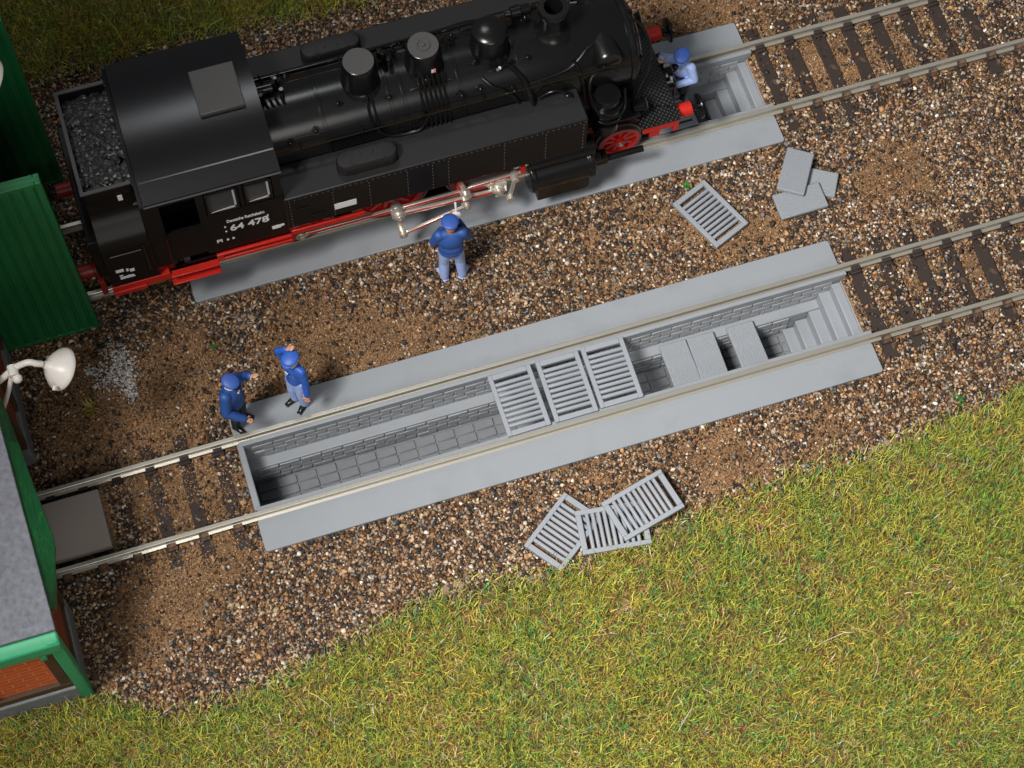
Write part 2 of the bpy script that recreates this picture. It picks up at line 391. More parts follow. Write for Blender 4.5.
k = ~blocked(X, Y) & (Y > g_low(X) - .12 + edge_n) & (Y < g_top(X) + .1 + edge_n)
k &= ~((X < -8.2) & (Y < -2.7))
dm = dirtmask(X, Y); k &= rng.random(len(X)) > np.clip((dm - .06) * 1.7, 0, .90)
# sleepers stay mostly swept
sl = np.zeros(len(X), bool)
for yc in (0, D):
    ph = np.abs(((X - 7.12) / .608 + .5) % 1 - .5) * .608
    sl |= (np.abs(Y - yc) < 1.2) & (ph < .14)
k &= ~(sl & (rng.random(len(X)) > np.clip(2.2 * (vnoise(X, Y, 41, 1.4, 3) - .34) + np.where(X < -4.7, .75, -.06), .05, .97)))
for (gx, gy, gr, ga, gb) in RESTS:
    u = (X - gx) * math.cos(gr) + (Y - gy) * math.sin(gr); w_ = -(X - gx) * math.sin(gr) + (Y - gy) * math.cos(gr)
    k &= ~((np.abs(u) < ga / 2 - .02) & (np.abs(w_) < gb / 2 - .02))
X, Y = X[k], Y[k]
S = np.clip(rng.lognormal(-3.62, .25, len(X)), .015, .050)
Z = gz(X, Y) + S * rng.uniform(.1, .9, len(X)) + .012
sl = np.zeros(len(X), bool)
for yc in (0, D): sl |= (np.abs(Y - yc) < 1.2) & (np.abs(((X - 7.12) / .608 + .5) % 1 - .5) * .608 < .14) & ((X > 6.9) | (X < -4.9))
Z = np.where(sl, np.maximum(Z, np.where(X < 0, -.272, -.226) + S * .5), Z)
v, f, c = stones(X, Y, Z, S, ICO_V, ICO_F, PAL, PWT)
o = np_mesh('gravel', v, f, c, mat_attr('gravel_stone', .75, .35)); tag(o, 'loose mixed brown, grey and tan gravel around the tracks', 'gravel', kind='stuff')
# fine grit in the sandy patches
X, Y = scatter(380000)
k = ~blocked(X, Y) & (Y > g_low(X) - .1) & (Y < g_top(X) + .1) & ~((X < -8.2) & (Y < -2.7))
dm = dirtmask(X, Y); k &= (rng.random(len(X)) < np.clip(.2 + dm * 1.6, .08, .95))
X, Y = X[k], Y[k]; S = rng.uniform(.008, .021, len(X))
v, f, c = stones(X, Y, gz(X, Y) + .005 + S * .4, S, OCT_V, OCT_F, np.array([(.16, .085, .043), (.31, .18, .092), (.44, .28, .15), (.06, .036, .022), (.6, .45, .28)]), np.array([.25, .32, .23, .13, .07]))
o = np_mesh('sandy_grit', v, f, c, mat_attr('grit', .9, .2)); tag(o, 'fine brown grit over the sandy patches', 'grit', kind='stuff')

# ------------------------------------------------------------------ static grass
def blades(X, Y, Z, L0, L1, pal, wt, lean=.9, width=.013):
    n = len(X); L = rng.uniform(L0, L1, n); a = rng.uniform(0, 2 * PI, n)
    d = np.stack([np.cos(a), np.sin(a), np.zeros(n)], -1); up = np.array([0, 0, 1.])
    ln = np.abs(rng.normal(.55, .4, n)).clip(0, 1.35) * lean
    d1 = d * np.sin(ln * .6)[:, None] + up * np.cos(ln * .6)[:, None]; d2 = d * np.sin(np.minimum(ln * 1.5, 1.9))[:, None] + up * np.cos(np.minimum(ln * 1.5, 1.9))[:, None]
    b = rng.uniform(0, 2 * PI, n); side = np.stack([np.cos(b), np.sin(b), np.zeros(n)], -1) * (width * rng.uniform(.6, 1.4, n))[:, None] / 2
    p0 = np.stack([X, Y, Z - .02], -1); p1 = p0 + d1 * (L * .5)[:, None]; p2 = p1 + d2 * (L * .5)[:, None]
    V = np.stack([p0 - side, p0 + side, p1 - side * .9, p1 + side * .9, p2 - side * .35, p2 + side * .35], 1)
    C = pal[rng.choice(len(pal), n, p=wt)] * rng.uniform(.7, 1.3, (n, 1)); C = np.clip(C, .004, .9)
    Fq = np.array([(0, 1, 3, 2), (2, 3, 5, 4)]); Fc = (Fq[None] + (np.arange(n) * 6)[:, None, None]).reshape(-1, 4)
    return V.reshape(-1, 3), Fc, np.repeat(C, 6, 0)
GP = np.array([(.47, .54, .06), (.74, .68, .09), (.32, .52, .07), (.05, .42, .10), (.72, .56, .15), (.34, .16, .07), (.16, .075, .045), (.02, .15, .06), (.85, .78, .5)])
GW = np.array([.26, .23, .15, .08, .06, .08, .07, .05, .02])
def grass_mat():
    m = mat_attr('grass_fibre', .6, .25)
    b = m.node_tree.nodes['Principled BSDF']
    return m
GMAT = grass_mat()
def grass(name, cond, n, label, x0, x1, y0, y1):
    X = rng.uniform(x0, x1, n); Y = rng.uniform(y0, y1, n); k = in_view(X, Y, -.2, 90, 90) & cond(X, Y)
    k &= rng.random(n) < np.clip(.15 + 1.3 * (vnoise(X, Y, 31, 2.2, 3) - .1), .3, 1)
    X, Y = X[k], Y[k]
    v, f, c = blades(X, Y, gz(X, Y), .11, .33, GP, GW)
    q = rng.random(len(X)) < .0005; V2, F2, C2 = blades(X[q], Y[q], gz(X[q], Y[q]) + .08, .5, .95, GP[[0, 2, 4, 8]], np.array([.3, .3, .2, .2]), 1.2, .016)
    f = np.concatenate([f, F2 + len(v)]); v = np.concatenate([v, V2]); c = np.concatenate([c, C2])
    X = np.concatenate([X, X[q]]); Y = np.concatenate([Y, Y[q]])
    hue = vnoise(X, Y, 33, 1.3, 3)[:, None]; hue = np.repeat(hue, 6, 0)
    c = c * np.array([.90, .84, 1.05]) * (1 + (hue - .5) * np.array([.55, .1, .1]))
    o = np_mesh(name, v, f, np.clip(c, .003, .9), GMAT); tag(o, label, 'grass', kind='stuff')
    return o
shedcut = lambda X, Y: ~((X < SHED_X + .05) & (Y > -2.97))
grass('grass', lambda X, Y: (Y < g_low(X) + .05 + .35 * (vnoise(X, Y, 9, 1.5) - .5) + .12 * rng.standard_normal(len(X))) & shedcut(X, Y), 720000, 'short yellow-green grass mat in front of the gravel', -11.5, 15, -10.5, -2)
grass('grass', lambda X, Y: (Y > g_top(X) - .05 + .35 * (vnoise(X, Y, 9, 1.5) - .5) + .12 * rng.standard_normal(len(X))), 210000, 'short dark green grass mat beyond the locomotive', -9, 7, 9, 12.8)

# ------------------------------------------------------------------ tracks
def rail_profile(yc):
    return [(yc - .066, -.205), (yc + .066, -.205), (yc + .066, -.18), (yc + .018, -.165), (yc + .018, -.06), (yc + .038, -.045), (yc + .038, -.006), (yc + .03, 0), (yc - .03, 0), (yc - .038, -.006), (yc - .038, -.045), (yc - .018, -.06), (yc - .018, -.165), (yc - .066, -.18)]
def make_track(yc, label):
    root = tag(empty('railway_track', (0, yc, -.2)), label, 'railway track', 'model railway tracks')
    for s in (-1, 1):
        mb = MB().prism(rail_profile(s * .752), 'x', -14, 18); r = mb.build('rail', 'rail', root, smooth=25); r.location = (0, 0, .2)
    mb = MB().box(-.125, .125, -1.2, 1.2, -.18, 0)
    for s in (-1, 1):
        for q in (-1, 1):
            mb.box(-.085, .085, *sorted((s * .752 + q * .022, s * .752 + q * .10)), 0, .12); mb.box(-.10, .10, *sorted((s * .752 + q * .06, s * .752 + q * .15)), 0, .07)
    s0 = mb.build('sleeper', 'sleeper', root, bev=.012)
    first = True
    for x in [7.12 + .608 * i for i in range(13)] + [-5.12 - .608 * i for i in range(10)]:
        s = s0 if first else s0.copy()
        if not first: COL.objects.link(s); s.parent = root
        first = False
        s.location = (x, random.uniform(-.02, .02), random.uniform(-.098, -.07) if x < 0 else random.uniform(-.045, -.025)); s.rotation_euler = (0, 0, random.uniform(-.02, .02))
    return root
make_track(0, 'railway track running over the open pit in front of the locomotive')
make_track(D, 'railway track the black locomotive stands on')

# ------------------------------------------------------------------ inspection pits
def rounded(x0, x1, y0, y1, r, n=4):
    P = []
    for cx, cy, a in ((x1 - r, y1 - r, 0), (x0 + r, y1 - r, PI / 2), (x0 + r, y0 + r, PI), (x1 - r, y0 + r, 1.5 * PI)):
        P += [(cx + r * math.cos(a + PI / 2 * k / n), cy + r * math.sin(a + PI / 2 * k / n)) for k in range(n + 1)]
    return P
def make_pit(yc, label):
    root = tag(empty('inspection_pit', (0, yc, 0)), label, 'inspection pit', 'grey inspection pits between the rails')
    for s in (-1, 1):
        y0, y1 = sorted((s * .80, s * PW))
        MB().prism(rounded(PX0, PX1, y0, y1, .06), 'z', -.42, -.19).build('edge_slab', 'pit', root, bev=.012)
        MB().box(PX0 + .01, PX1 - .01, *sorted((s * .612, s * .82)), -.5, -.212).build('rail_bed', 'pit', root)
        MB().box(PX0 + .05, PX1 + .05, *sorted((s * .60, s * .685)), -.265, -.105).build('inner_rim', 'pit', root, bev=.01)
        # stepped brick wall: upper courses, ledge, lower courses
        mb = MB().box(PX0 + .1, PX1 - .1, *sorted((s * .62, s * .75)), -1.7, -.5)
        mb.box(PX0 + .1, PX1 - .1, *sorted((s * .615, s * .66)), -.52, -.2)
        z = -.29
        for c in range(4):
            x = PX0 + .25 + (.2 if c % 2 else 0)
            while x < PX1 - .2:
                h = random.uniform(-.003, .003)
                mb.box(x + .015, min(x + .385, PX1 - .15), *sorted((s * (.598 + h), s * .63)), z - .132, z - .006); x += .4
            z -= .14
        mb.build('brick_wall', 'pitin', root, bev=.008, seg=1)
        mb = MB().box(PX0 + .1, PX1 - .1, *sorted((s * .41, s * .635)), -1.62, -.87)
        mb.build('ledge', 'pit', root, bev=.015)
        mb = MB(); z = -.93
        for c in range(4):
            x = PX0 + .25 + (.2 if c % 2 else 0)
            while x < 5.75:
                h = random.uniform(-.005, .005)
                mb.box(x + .015, min(x + .385, 5.8), *sorted((s * (.392 + h), s * .42)), z - .132, z - .006); x += .4
            z -= .14
        mb.build('lower_brick_wall', 'pitin', root, bev=.008, seg=1)
    mb = MB().box(PX0 + .1, PX1 - .1, -.45, .45, -1.7, -1.53)
    x = PX0 + .15
    while x < 5.7:
        for r in range(4):
            mb.box(x + .012, x + .368, -.378 + .189 * r + .009, -.378 + .189 * (r + 1) - .009, -1.54, -1.5 + random.uniform(-.006, .006))
        x += .38
    mb.build('floor', 'floor', root, bev=.012, seg=1)
    MB().box(PX0 + .01, PX0 + .13, -.64, .64, -1.7, -.13).build('end_wall', 'pit', root, bev=.02)
    MB().box(PX1 - .06, PX1 + .03, -.597, .597, -.7, -.30).build('end_wall', 'pit', root, bev=.02)
    mb = MB()
    for i, (xa, zt) in enumerate(((6.62, -.34), (6.40, -.58), (6.17, -.85), (5.94, -1.12), (5.72, -1.36))):
        xb = (6.80, 6.63, 6.41, 6.18, 5.95)[i]
        mb.box(xa, xb, -.595 if zt > -.8 else -.4, .595 if zt > -.8 else .4, -1.65, zt)
    mb.build('steps', 'pit', root, bev=.022)
    return root
make_pit(0, 'open grey inspection pit in front, partly covered by grates')
make_pit(D, 'grey inspection pit underneath the black steam locomotive')
o = MB().box(-9.4, -7.3, -.55, .55, -.24, -.04).build('crossing_panel', 'panel', bev=.015)
tag(o, 'flat taupe brown panel between the rails at the shed door', 'crossing panel')

# ------------------------------------------------------------------ grates and cover plates
GL, GWD = 1.23, .815
def grate_mesh():
    mb = MB(); h = .09
    mb.box(-GWD / 2, -GWD / 2 + .085, -GL / 2, GL / 2, -h, 0); mb.box(GWD / 2 - .085, GWD / 2, -GL / 2, GL / 2, -h, 0)
    mb.box(-GWD / 2 + .085, GWD / 2 - .085, -GL / 2, -GL / 2 + .10, -h, -.0015); mb.box(-GWD / 2 + .085, GWD / 2 - .085, GL / 2 - .10, GL / 2, -h, -.0015)
    n = 9; p = (GL - .2) / (n + 1)
    for i in range(1, n + 1):
        y = -GL / 2 + .10 + p * i
        mb.prism([(y - .034, -h + .01), (y + .034, -h + .01), (y + .034, -.03), (y + .02, -.01), (y - .02, -.01), (y - .034, -.03)], 'x', -GWD / 2 + .08, GWD / 2 - .08)
    return mb
g0 = grate_mesh().build('drain_grate', 'grate', bev=.010)
def grate(loc, rot, label, group, first=[True]):
    o = g0 if first[0] else g0.copy()
    if not first[0]: COL.objects.link(o)
    first[0] = False
    o.location = loc; o.rotation_euler = rot; return tag(o, label, 'drain grate', group)
GP1, GP2 = 'grates laid across the pits', 'loose grates lying on the gravel'
grate((.30, -.045, -.035), (0.012, 0, .008), 'grey slotted grate over the pit, with open pit to its left', GP1)
grate((1.205, -.04, -.035), (0.01, 0, -.006), 'grey slotted grate between two others over the front pit', GP1)
grate((2.07, -.02, -.03), (0.012, 0, -.01), 'grey slotted grate over the front pit, on the stepped side of the row', GP1)
grate((4.93, D - .03, -.035), (0, 0, .01), 'grey slotted grate under the red front buffers of the locomotive', GP1)
grate((4.925, 2.58, -.135), (.01, -.01, math.atan2(2.15 - 3.28, 5.52 - 5.04) - PI / 2), 'grey slotted grate lying alone on gravel near the plate pile', GP2)
grate((.29, -2.62, -.135), (.0, .0, math.atan2(-2.68 + 1.92, -.44 - .58) - PI / 2), 'lowest grey grate of the pile of three, tilted towards the grass', GP2)
grate((1.14, -2.84, -.05), (.0, .02, math.atan2(-3.33 + 3.17, 1.70 - .46) - PI / 2), 'middle grey grate of the pile of three, half hidden under another', GP2)
grate((1.76, -2.63, .045), (.03, .02, math.atan2(-2.11 + 2.39, 2.26 - 1.08) - PI / 2), 'topmost grey grate of the pile of three beside the grass', GP2)
p0 = MB().box(-.265, .265, -.475, .475, -.09, 0).build('cover_plate', 'cover', bev=.018)
def plate(loc, rot, label, group, first=[True]):
    o = p0 if first[0] else p0.copy()
    if not first[0]: COL.objects.link(o)
    first[0] = False
    o.location = loc; o.rotation_euler = rot; return tag(o, label, 'cover plate', group)
PG1, PG2 = 'cover plates set down inside the pit', 'loose cover plates piled on the gravel'
plate((3.49, .045, -.775), (0, 0, .01), 'grey cover plate inside the pit, first one after the row of grates', PG1)
plate((4.025, .045, -.775), (0, 0, -.012), 'grey cover plate inside the pit, between its touching neighbour and a dark gap', PG1)
plate((4.82, .03, -.772), (0, 0, .015), 'single grey cover plate inside the pit nearest to the steps', PG1)
plate((7.02, 2.68, -.155), (0, .02, math.atan2(2.52 - 2.92, 7.53 - 7.12) - PI / 2 + .25), 'lowest grey plate in the loose pile, mostly hidden under the others', PG2)
plate((6.63, 2.31, -.09), (0, .03, math.atan2(.01, .98) - PI / 2), 'middle grey plate in the loose pile, sticking out towards the front pit', PG2)
plate((6.74, 2.89, .01), (.03, 0, math.atan2(2.39 - 3.12, 6.71 - 7.19) - PI / 2), 'topmost grey plate in the loose pile, pointing at the locomotive', PG2)

# ------------------------------------------------------------------ steam locomotive (local y = world Y - D)
loco = empty('steam_locomotive', (0, D, 0), 0, 'black steam tank locomotive with red frame standing over the rear pit', 'steam locomotive')
BZ, BR = 2.70, .80
def yz_arc(r, zc, a0, a1, n):
    return [(r * math.cos(a0 + (a1 - a0) * i / n), zc + r * math.sin(a0 + (a1 - a0) * i / n)) for i in range(n + 1)]
# boiler
boiler = MB().lathe([(BR, 0), (BR, 4.62)], (-2.85, 0, BZ), (1, 0, 0), 64).build('boiler', 'black', loco)
for x in (-1.83, -.62, -.38, .62, 1.72): MB().lathe([(BR + .004, 0), (BR + .022, .006), (BR + .022, .05), (BR + .004, .058)], (x, 0, BZ), (1, 0, 0), 64).build('boiler_band', 'black', boiler)
mb = MB().lathe([(.84, 0), (.84, 2.12), (.82, 2.16), (.78, 2.18)], (1.72, 0, BZ), (1, 0, 0), 64)
mb.lathe([(.86, 2.02), (.86, 2.10)], (1.72, 0, BZ), (1, 0, 0), 64)
smokebox = mb.build('smokebox', 'black', loco)
mb = MB().lathe([(.70, 0), (.69, .05), (.6, .10), (.4, .15), (.15, .175), (.01, .18)], (3.9, 0, BZ), (1, 0, 0), 48)
mb.cyl((4.06, 0, BZ), (4.16, 0, BZ), .05); mb.tube([(4.12, -.18, BZ), (4.12, .18, BZ)], .016, 6, 1)
for a in range(10): mb.box(3.88, 3.97, -.03, .03, .66, .76, Matrix.Translation((0, 0, BZ)) @ Matrix.Rotation(2 * PI * a / 10, 4, 'X'))
mb.build('smokebox_door', 'black', loco)
# longitudinal cladding seams
for s in (-1, 1):
    for a in (38, 62):
        t_ = math.radians(a); Mx = Matrix.Translation((0, 0, BZ)) @ Matrix.Rotation(s * (PI / 2 - t_), 4, 'X')
        MB().box(-2.84, 1.71, -.012, .012, BR - .01, BR + .012, Mx).build('cladding_seam', 'black', boiler, bev=.004)
    pts = []
    for x, a in ((1.76, 30), (2.0, 31), (2.35, 33), (2.6, 37), (2.8, 45), (2.95, 53), (3.1, 57)):
        t_ = math.radians(a); pts.append((x, s * .845 * math.cos(t_), BZ + .845 * math.sin(t_)))
    MB().tube(pts, .03, 8, 4).build('smokebox_lip', 'black', smokebox)
# handrails and pipes along the boiler
for s in (-1, 1):
    mb = MB().tube([(-2.8, s * .80, 3.12), (1.0, s * .80, 3.12), (1.6, s * .82, 3.15), (3.5, s * .84, 3.16)], .018, 8, 6)
    for x in (-2.3, -1.2, -.1, 1.0, 2.1, 3.2): mb.cyl((x, s * .70, 3.12), (x, s * .82, 3.12), .022, n=8)
    mb.build('handrail', 'black', loco)
mb = MB()
mb.tube([(-.98, -.34, 3.5), (-1.0, -.52, 3.36), (-.98, -.72, 3.1), (-.8, -.85, 2.9), (-.55, -.88, 2.84), (-.2, -.88, 2.86), (.0, -.78, 3.06)], .026, 8, 5)
mb.tube([(-.93, -.34, 3.5), (-.9, -.6, 3.3), (-.92, -.82, 2.95)], .018, 8, 5)
mb.tube([(1.55, -.45, 3.44), (1.75, -.68, 3.25), (1.85, -.9, 2.85), (1.9, -.95, 2.5)], .05, 10, 5)
mb.tube([(1.6, .5, 3.4), (1.2, .75, 3.2), (.4, .88, 2.95), (-1.6, .9, 2.9), (-2.8, .9, 2.9)], .05, 10, 5)
mb.tube([(1.95, -.9, 2.85), (2.2, -.92, 3.0), (2.45, -.98, 2.95), (2.6, -1.0, 2.7)], .02, 8, 5)
mb.tube([(3.8, -.15, 3.52), (4.02, -.35, 3.45), (4.12, -.62, 3.15), (4.06, -.80, 2.75), (3.9, -.88, 2.3), (3.8, -.85, 1.6)], .026, 8, 6)
mb.tube([(3.86, .2, 3.5), (4.05, .5, 3.3), (4.0, .8, 2.7), (3.9, .82, 1.6)], .026, 8, 6)
mb.build('boiler_pipes', 'gloss', loco)
# washout plugs
for x, y in ((-2.45, -.66), (-1.98, -.6), (.98, -.62), (-2.2, .62), (-.9, .66)):
    z = BZ + math.sqrt(BR ** 2 - y * y); nrm = Vector((0, y, z - BZ)).normalized(); P = Vector((x, y, z))
    mb = MB().cyl(P - nrm * .02, P + nrm * .025, .085, .08, 16); mb.ell(P + nrm * .03, (.045, .045, .045), 10, 6); mb.build('washout_plug', 'gloss', boiler)
for x, a, h in ((-.62, 58, .10), (.62, 40, .08), (.98, 72, .12), (1.55, 30, .09), (-1.5, 66, .08), (1.9, 62, .08), (2.05, 118, .14), (-.3, 118, .12), (.75, 112, .1)):
    t_ = math.radians(a); nrm = Vector((0, -math.cos(t_), math.sin(t_))); P = Vector((x, 0, BZ)) + nrm * (BR + .03)
    mb = MB().cyl(P - nrm * .06, P + nrm * h, .035, .028, 12); mb.lathe([(.055, 0), (.055, .025)], P + nrm * h * .5, nrm, 14); mb.cyl(P + nrm * h * .6 - Vector((.09, 0, 0)), P + nrm * h * .6 + Vector((.07, 0, 0)), .018, n=8); mb.ell(P + nrm * (h + .02), (.035, .035, .03), 10, 6)
    mb.build('valve', 'gloss', boiler)
mb = MB().tube([(1.05, -.5, 3.34), (1.2, -.64, 3.22), (1.45, -.74, 3.06), (1.62, -.82, 2.8), (1.64, -.84, 2.55)], .034, 8, 5)
mb.build('steam_pipe', 'gloss', boiler)
MB().tube([(2.7, -.62, 3.32), (2.78, -.78, 3.08), (2.82, -.88, 2.8), (2.85, -.9, 2.4)], .03, 8, 5).build('steam_pipe', 'gloss', smokebox)
MB().tube([(2.75, .1, 3.58), (2.8, .4, 3.5), (2.9, .7, 3.25)], .035, 8, 5).build('steam_pipe', 'gloss', smokebox)
# domes
def dome(x, r, zt, flat, flare=1.12):
    pr = [(r * 1.36, 3.22), (r * 1.34, 3.40), (r * 1.26, 3.46), (r * 1.13, 3.50), (r * 1.09, 3.58), (r * 1.0, zt - .10), (r * .97, zt - .045), (r * .91, zt - .012), (r * .84, zt)]
    if not flat: pr = pr[:5] + [(r * 1.03, zt - .13), (r * 1.0, zt - .09), (r * .93, zt - .065), (r * .7, zt - .03), (r * .4, zt - .008), (.01, zt)]
    else: pr += [(.01, zt)]
    return MB().lathe(pr, (x, 0, 0), (0, 0, 1), 40)
mb = dome(-1.0, .30, 4.07, True); d1 = mb.build('dome', 'black', loco, smooth=28)
MB().lathe([(.268, 0), (.268, .006), (.01, .007)], (-1.0, 0, 4.068), (0, 0, 1), 40).build('dome_lid', 'hatch', d1)  # paler disc: sheen of the flat dome top put into its colour
mb = dome(.15, .30, 4.04, True, 1.2)
mb.box(-.22, .52, -.42, .42, 3.34, 3.41)
d2 = mb.build('dome', 'black', loco, smooth=28)
mb = MB().lathe([(.268, 0), (.268, .006), (.125, .007), (.125, .03), (.10, .03), (.09, .012), (.04, .012), (.035, .04), (.01, .045)], (.15, 0, 4.038), (0, 0, 1), 40)
mb.build('dome_lid', 'hatch', d2)
for s in (-1, 1):
    mb = MB()
    for i in range(6):
        x = -.06 + .085 * i
        mb.tube([(x, s * .33, 3.62), (x, s * .44, 3.52), (x, s * .56, 3.31), (x, s * .70, 3.14), (x, s * .83, 2.85), (x, s * .84, 2.6)], .021, 8, 4)
    mb.build('sand_pipes', 'gloss', d2)
MB().box(.19, .27, -.335, -.325, 3.64, 3.74).build('marking_plate', 'pink', d2); MB().box(.19, .23, -.339, -.330, 3.66, 3.74).build('marking_plate', 'sticker', d2)
mb = dome(1.34, .31, 4.05, False); d3 = mb.build('dome', 'black', loco, smooth=40)
mb = MB()
for i in range(9):
    mb.cyl((1.36 + random.uniform(-.16, .34), -.36 - random.uniform(0, .08), 3.35), (1.36 + random.uniform(-.16, .34), -.42 - random.uniform(0, .1), 3.5), .03, n=8)
mb.build('valve_fittings', 'gloss', d3)
# chimney
mb = MB().lathe([(.40, 3.36), (.38, 3.47), (.32, 3.54), (.25, 3.60), (.222, 3.70), (.215, 4.02), (.27, 4.05), (.275, 4.17), (.26, 4.19), (.17, 4.19), (.16, 4.17), (.15, 3.4)], (2.49, 0, 0), (0, 0, 1), 40)
mb.build('chimney', 'black', loco, smooth=40)
# feed water heater drum across the smokebox, air pump, generator, valves
mb = MB().lathe([(.02, -.80), (.23, -.79), (.26, -.74), (.26, .74), (.23, .79), (.02, .80)], (3.30, 0, 3.22), (0, 1, 0), 36)
mb.build('feedwater_heater', 'black', loco)
mb = MB()
for zc, r in ((1.65, .25), (1.95, .16), (2.2, .26), (2.48, .24)):
    mb.lathe([(r * .9, zc - .13), (r, zc - .10), (r, zc + .10), (r * .9, zc + .13)], (3.22, -1.02, 0), (0, 0, 1), 28)
mb.lathe([(.30, 2.33), (.30, 2.37)], (3.22, -1.02, 0), (0, 0, 1), 28); mb.lathe([(.30, 2.03), (.30, 2.07)], (3.22, -1.02, 0), (0, 0, 1), 28)
mb.tube([(3.0, -1.0, 2.3), (2.9, -.95, 2.75), (3.0, -.8, 2.95), (3.3, -.75, 3.0), (3.45, -.8, 2.9)], .03, 8, 5)
mb.tube([(2.95, -1.15, 2.5), (3.05, -1.28, 2.3), (3.3, -1.32, 2.25), (3.5, -1.2, 2.3), (3.55, -1.0, 2.6)], .024, 8, 5)
mb.cyl((3.5, -.9, 1.5), (3.5, -.9, 2.3), .09, n=14); mb.cyl((3.02, -.9, 1.5), (3.02, -.9, 2.2), .06, n=14)
mb.build('air_pump', 'gloss', loco)
mb = MB().lathe([(.02, 0), (.06, .01), (.07, .1), (.11, .12), (.12, .28), (.1, .3), (.1, .46), (.05, .5), (.03, .58)], (1.76, .47, 3.60), (1, 0, 0), 20)
mb.box(1.88, 2.06, .38, .52, 3.3, 3.56); mb.cyl((2.08, .28, 3.42), (2.08, .28, 3.62), .035, n=10); mb.ell((2.08, .28, 3.64), (.05, .05, .05), 10, 6)
mb.build('turbo_generator', 'gloss', loco)
mb = MB()
for x, y, h in ((-.52, .22, .3), (-.44, .12, .24), (-.55, .34, .2)): mb.cyl((x, y, 3.4), (x, y, 3.5 + h), .055, n=12); mb.ell((x, y, 3.5 + h), (.06, .06, .03), 12, 6)
mb.cyl((-.8, .2, 3.6), (-.5, .22, 3.6), .03, n=8)
mb.build('safety_valve', 'gloss', loco)
mb = MB().cyl((-2.8, .26, 3.56), (-2.5, .26, 3.56), .1, n=16)
for i in range(14):
    x, y = random.uniform(-2.84, -2.3), random.uniform(-.02, .5); mb.cyl((x, y, 3.42), (x + random.uniform(-.06, .06), y, 3.62 + random.uniform(0, .12)), random.uniform(.02, .045), n=8)
for i in range(5): mb.tube([(-2.8 + .1 * i, .1, 3.55), (-2.78 + .1 * i, -.02, 3.58), (-2.75 + .1 * i, -.1, 3.48)], .018, 6, 3)
mb.build('cab_valves', 'gloss', loco)
# side tanks with rivets
def tank(s):
    y0, y1 = sorted((s * .80, s * 1.5))
    t = MB().box(-2.83, 2.70, y0, y1, 1.76, 2.75)
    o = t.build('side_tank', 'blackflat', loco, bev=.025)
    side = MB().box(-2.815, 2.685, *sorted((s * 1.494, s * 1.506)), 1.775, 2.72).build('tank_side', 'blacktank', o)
    mb = MB()
    def rivet(x, z): mb.ell((x, s * 1.506, z), (.014, .012, .014), 6, 4)
    for x in np.arange(-2.75, 2.66, .10): rivet(x, 2.685)
    for X in (-2.75, -1.98, -1.32, -.63, -.17, .12, 1.15, 1.92, 2.62):
        for z in np.arange(1.83, 2.66, .11): rivet(X, z)
    mb.build('rivets', 'hatch', side)  # paler than the tank, so each rivet's glint is in its colour
    # air reservoir on top
    r = MB(); P = rounded(-1.80, -.70, *sorted((s * 1.00, s * 1.36)), .175, 8)
    rings = []
    for z, k in ((2.74, 1), (2.93, 1), (2.98, .95), (3.01, .84), (3.02, .6)):
        rings.append([((p[0] + 1.25) * (1 - (1 - k) * .33) - 1.25, (p[1] - s * 1.18) * k + s * 1.18, z) for p in P])
    r.rings(rings); res = r.build('air_reservoir', 'blackflat', loco)
    q = MB()
    for x in (-1.55, -1.50, -.98, -.93): q.box(x - .012, x + .012, *sorted((s * .99, s * 1.37)), 2.76, 2.95)
    for x in (-1.55, -1.50, -.98, -.93): q.box(x - .012, x + .012, *sorted((s * 1.03, s * 1.33)), 2.95, 3.028)
    q.box(-1.37, -1.35, s * 1.15 - .03, s * 1.15 + .03, 3.0, 3.04); q.box(-1.15, -1.13, s * 1.15 - .03, s * 1.15 + .03, 3.0, 3.04)
    q.build('strap', 'blackflat', res)
    return o
tn = tank(-1); tf = tank(1)
MB().ell((2.50, -.93, 2.76), (.06, .06, .04), 14, 8).build('tank_vent', 'gloss', tn)
MB().box(-1.98, -1.58, -1.513, -1.507, 2.0, 2.18).build('notice_plate', 'sticker', tn)
mb = MB()
for a in ((-2.4, -2.15, 2.02), (-2.65, -2.42, 2.35)): mb.box(a[0], a[1], -1.53, -1.506, a[2], a[2] + .03)
mb.box(-2.1, -2.06, -1.53, -1.5, 1.8, 1.85); mb.build('tank_handle', 'gloss', tn)
# cab
CX0, CX1 = -5.22, -2.83
cab = MB()
def cab_side(s):
    ya, yb = sorted((s * 1.40, s * 1.46))
    cab.box(CX0, -4.92, ya, yb, 1.55, 3.68); cab.box(-4.30, -4.16, ya, yb, 1.55, 3.68); cab.box(-4.16, CX1, ya, yb, 1.55, 2.87)
    cab.box(-4.16, CX1, ya, yb, 3.60, 3.68); cab.box(-3.56, -3.49, ya, yb, 2.87, 3.60); cab.box(-2.97, CX1, ya, yb, 2.87, 3.60)
    cab.box(-4.92, -4.30, ya + s * -.02, yb - .02 * s, 1.62, 2.55); cab.box(-4.92, -4.30, ya, yb, 3.56, 3.68)
    cab.box(-4.18, -2.83, *sorted((s * 1.459, s * 1.475)), 2.82, 2.85)
for s in (-1, 1): cab_side(s)
prof = [(-1.40, 1.55), (1.40, 1.55), (1.40, 3.68), (1.05, 3.82), (.55, 3.93), (0, 3.97), (-.55, 3.93), (-1.05, 3.82), (-1.40, 3.68)]
cab.prism(prof, 'x', CX1 - .06, CX1 - .002); cab.prism(prof, 'x', CX0, CX0 + .06)
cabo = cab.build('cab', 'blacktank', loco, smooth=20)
MB().box(CX0 + .07, CX1 - .07, -1.38, 1.38, 1.5, 1.62).build('cab_floor', 'dark', cabo)
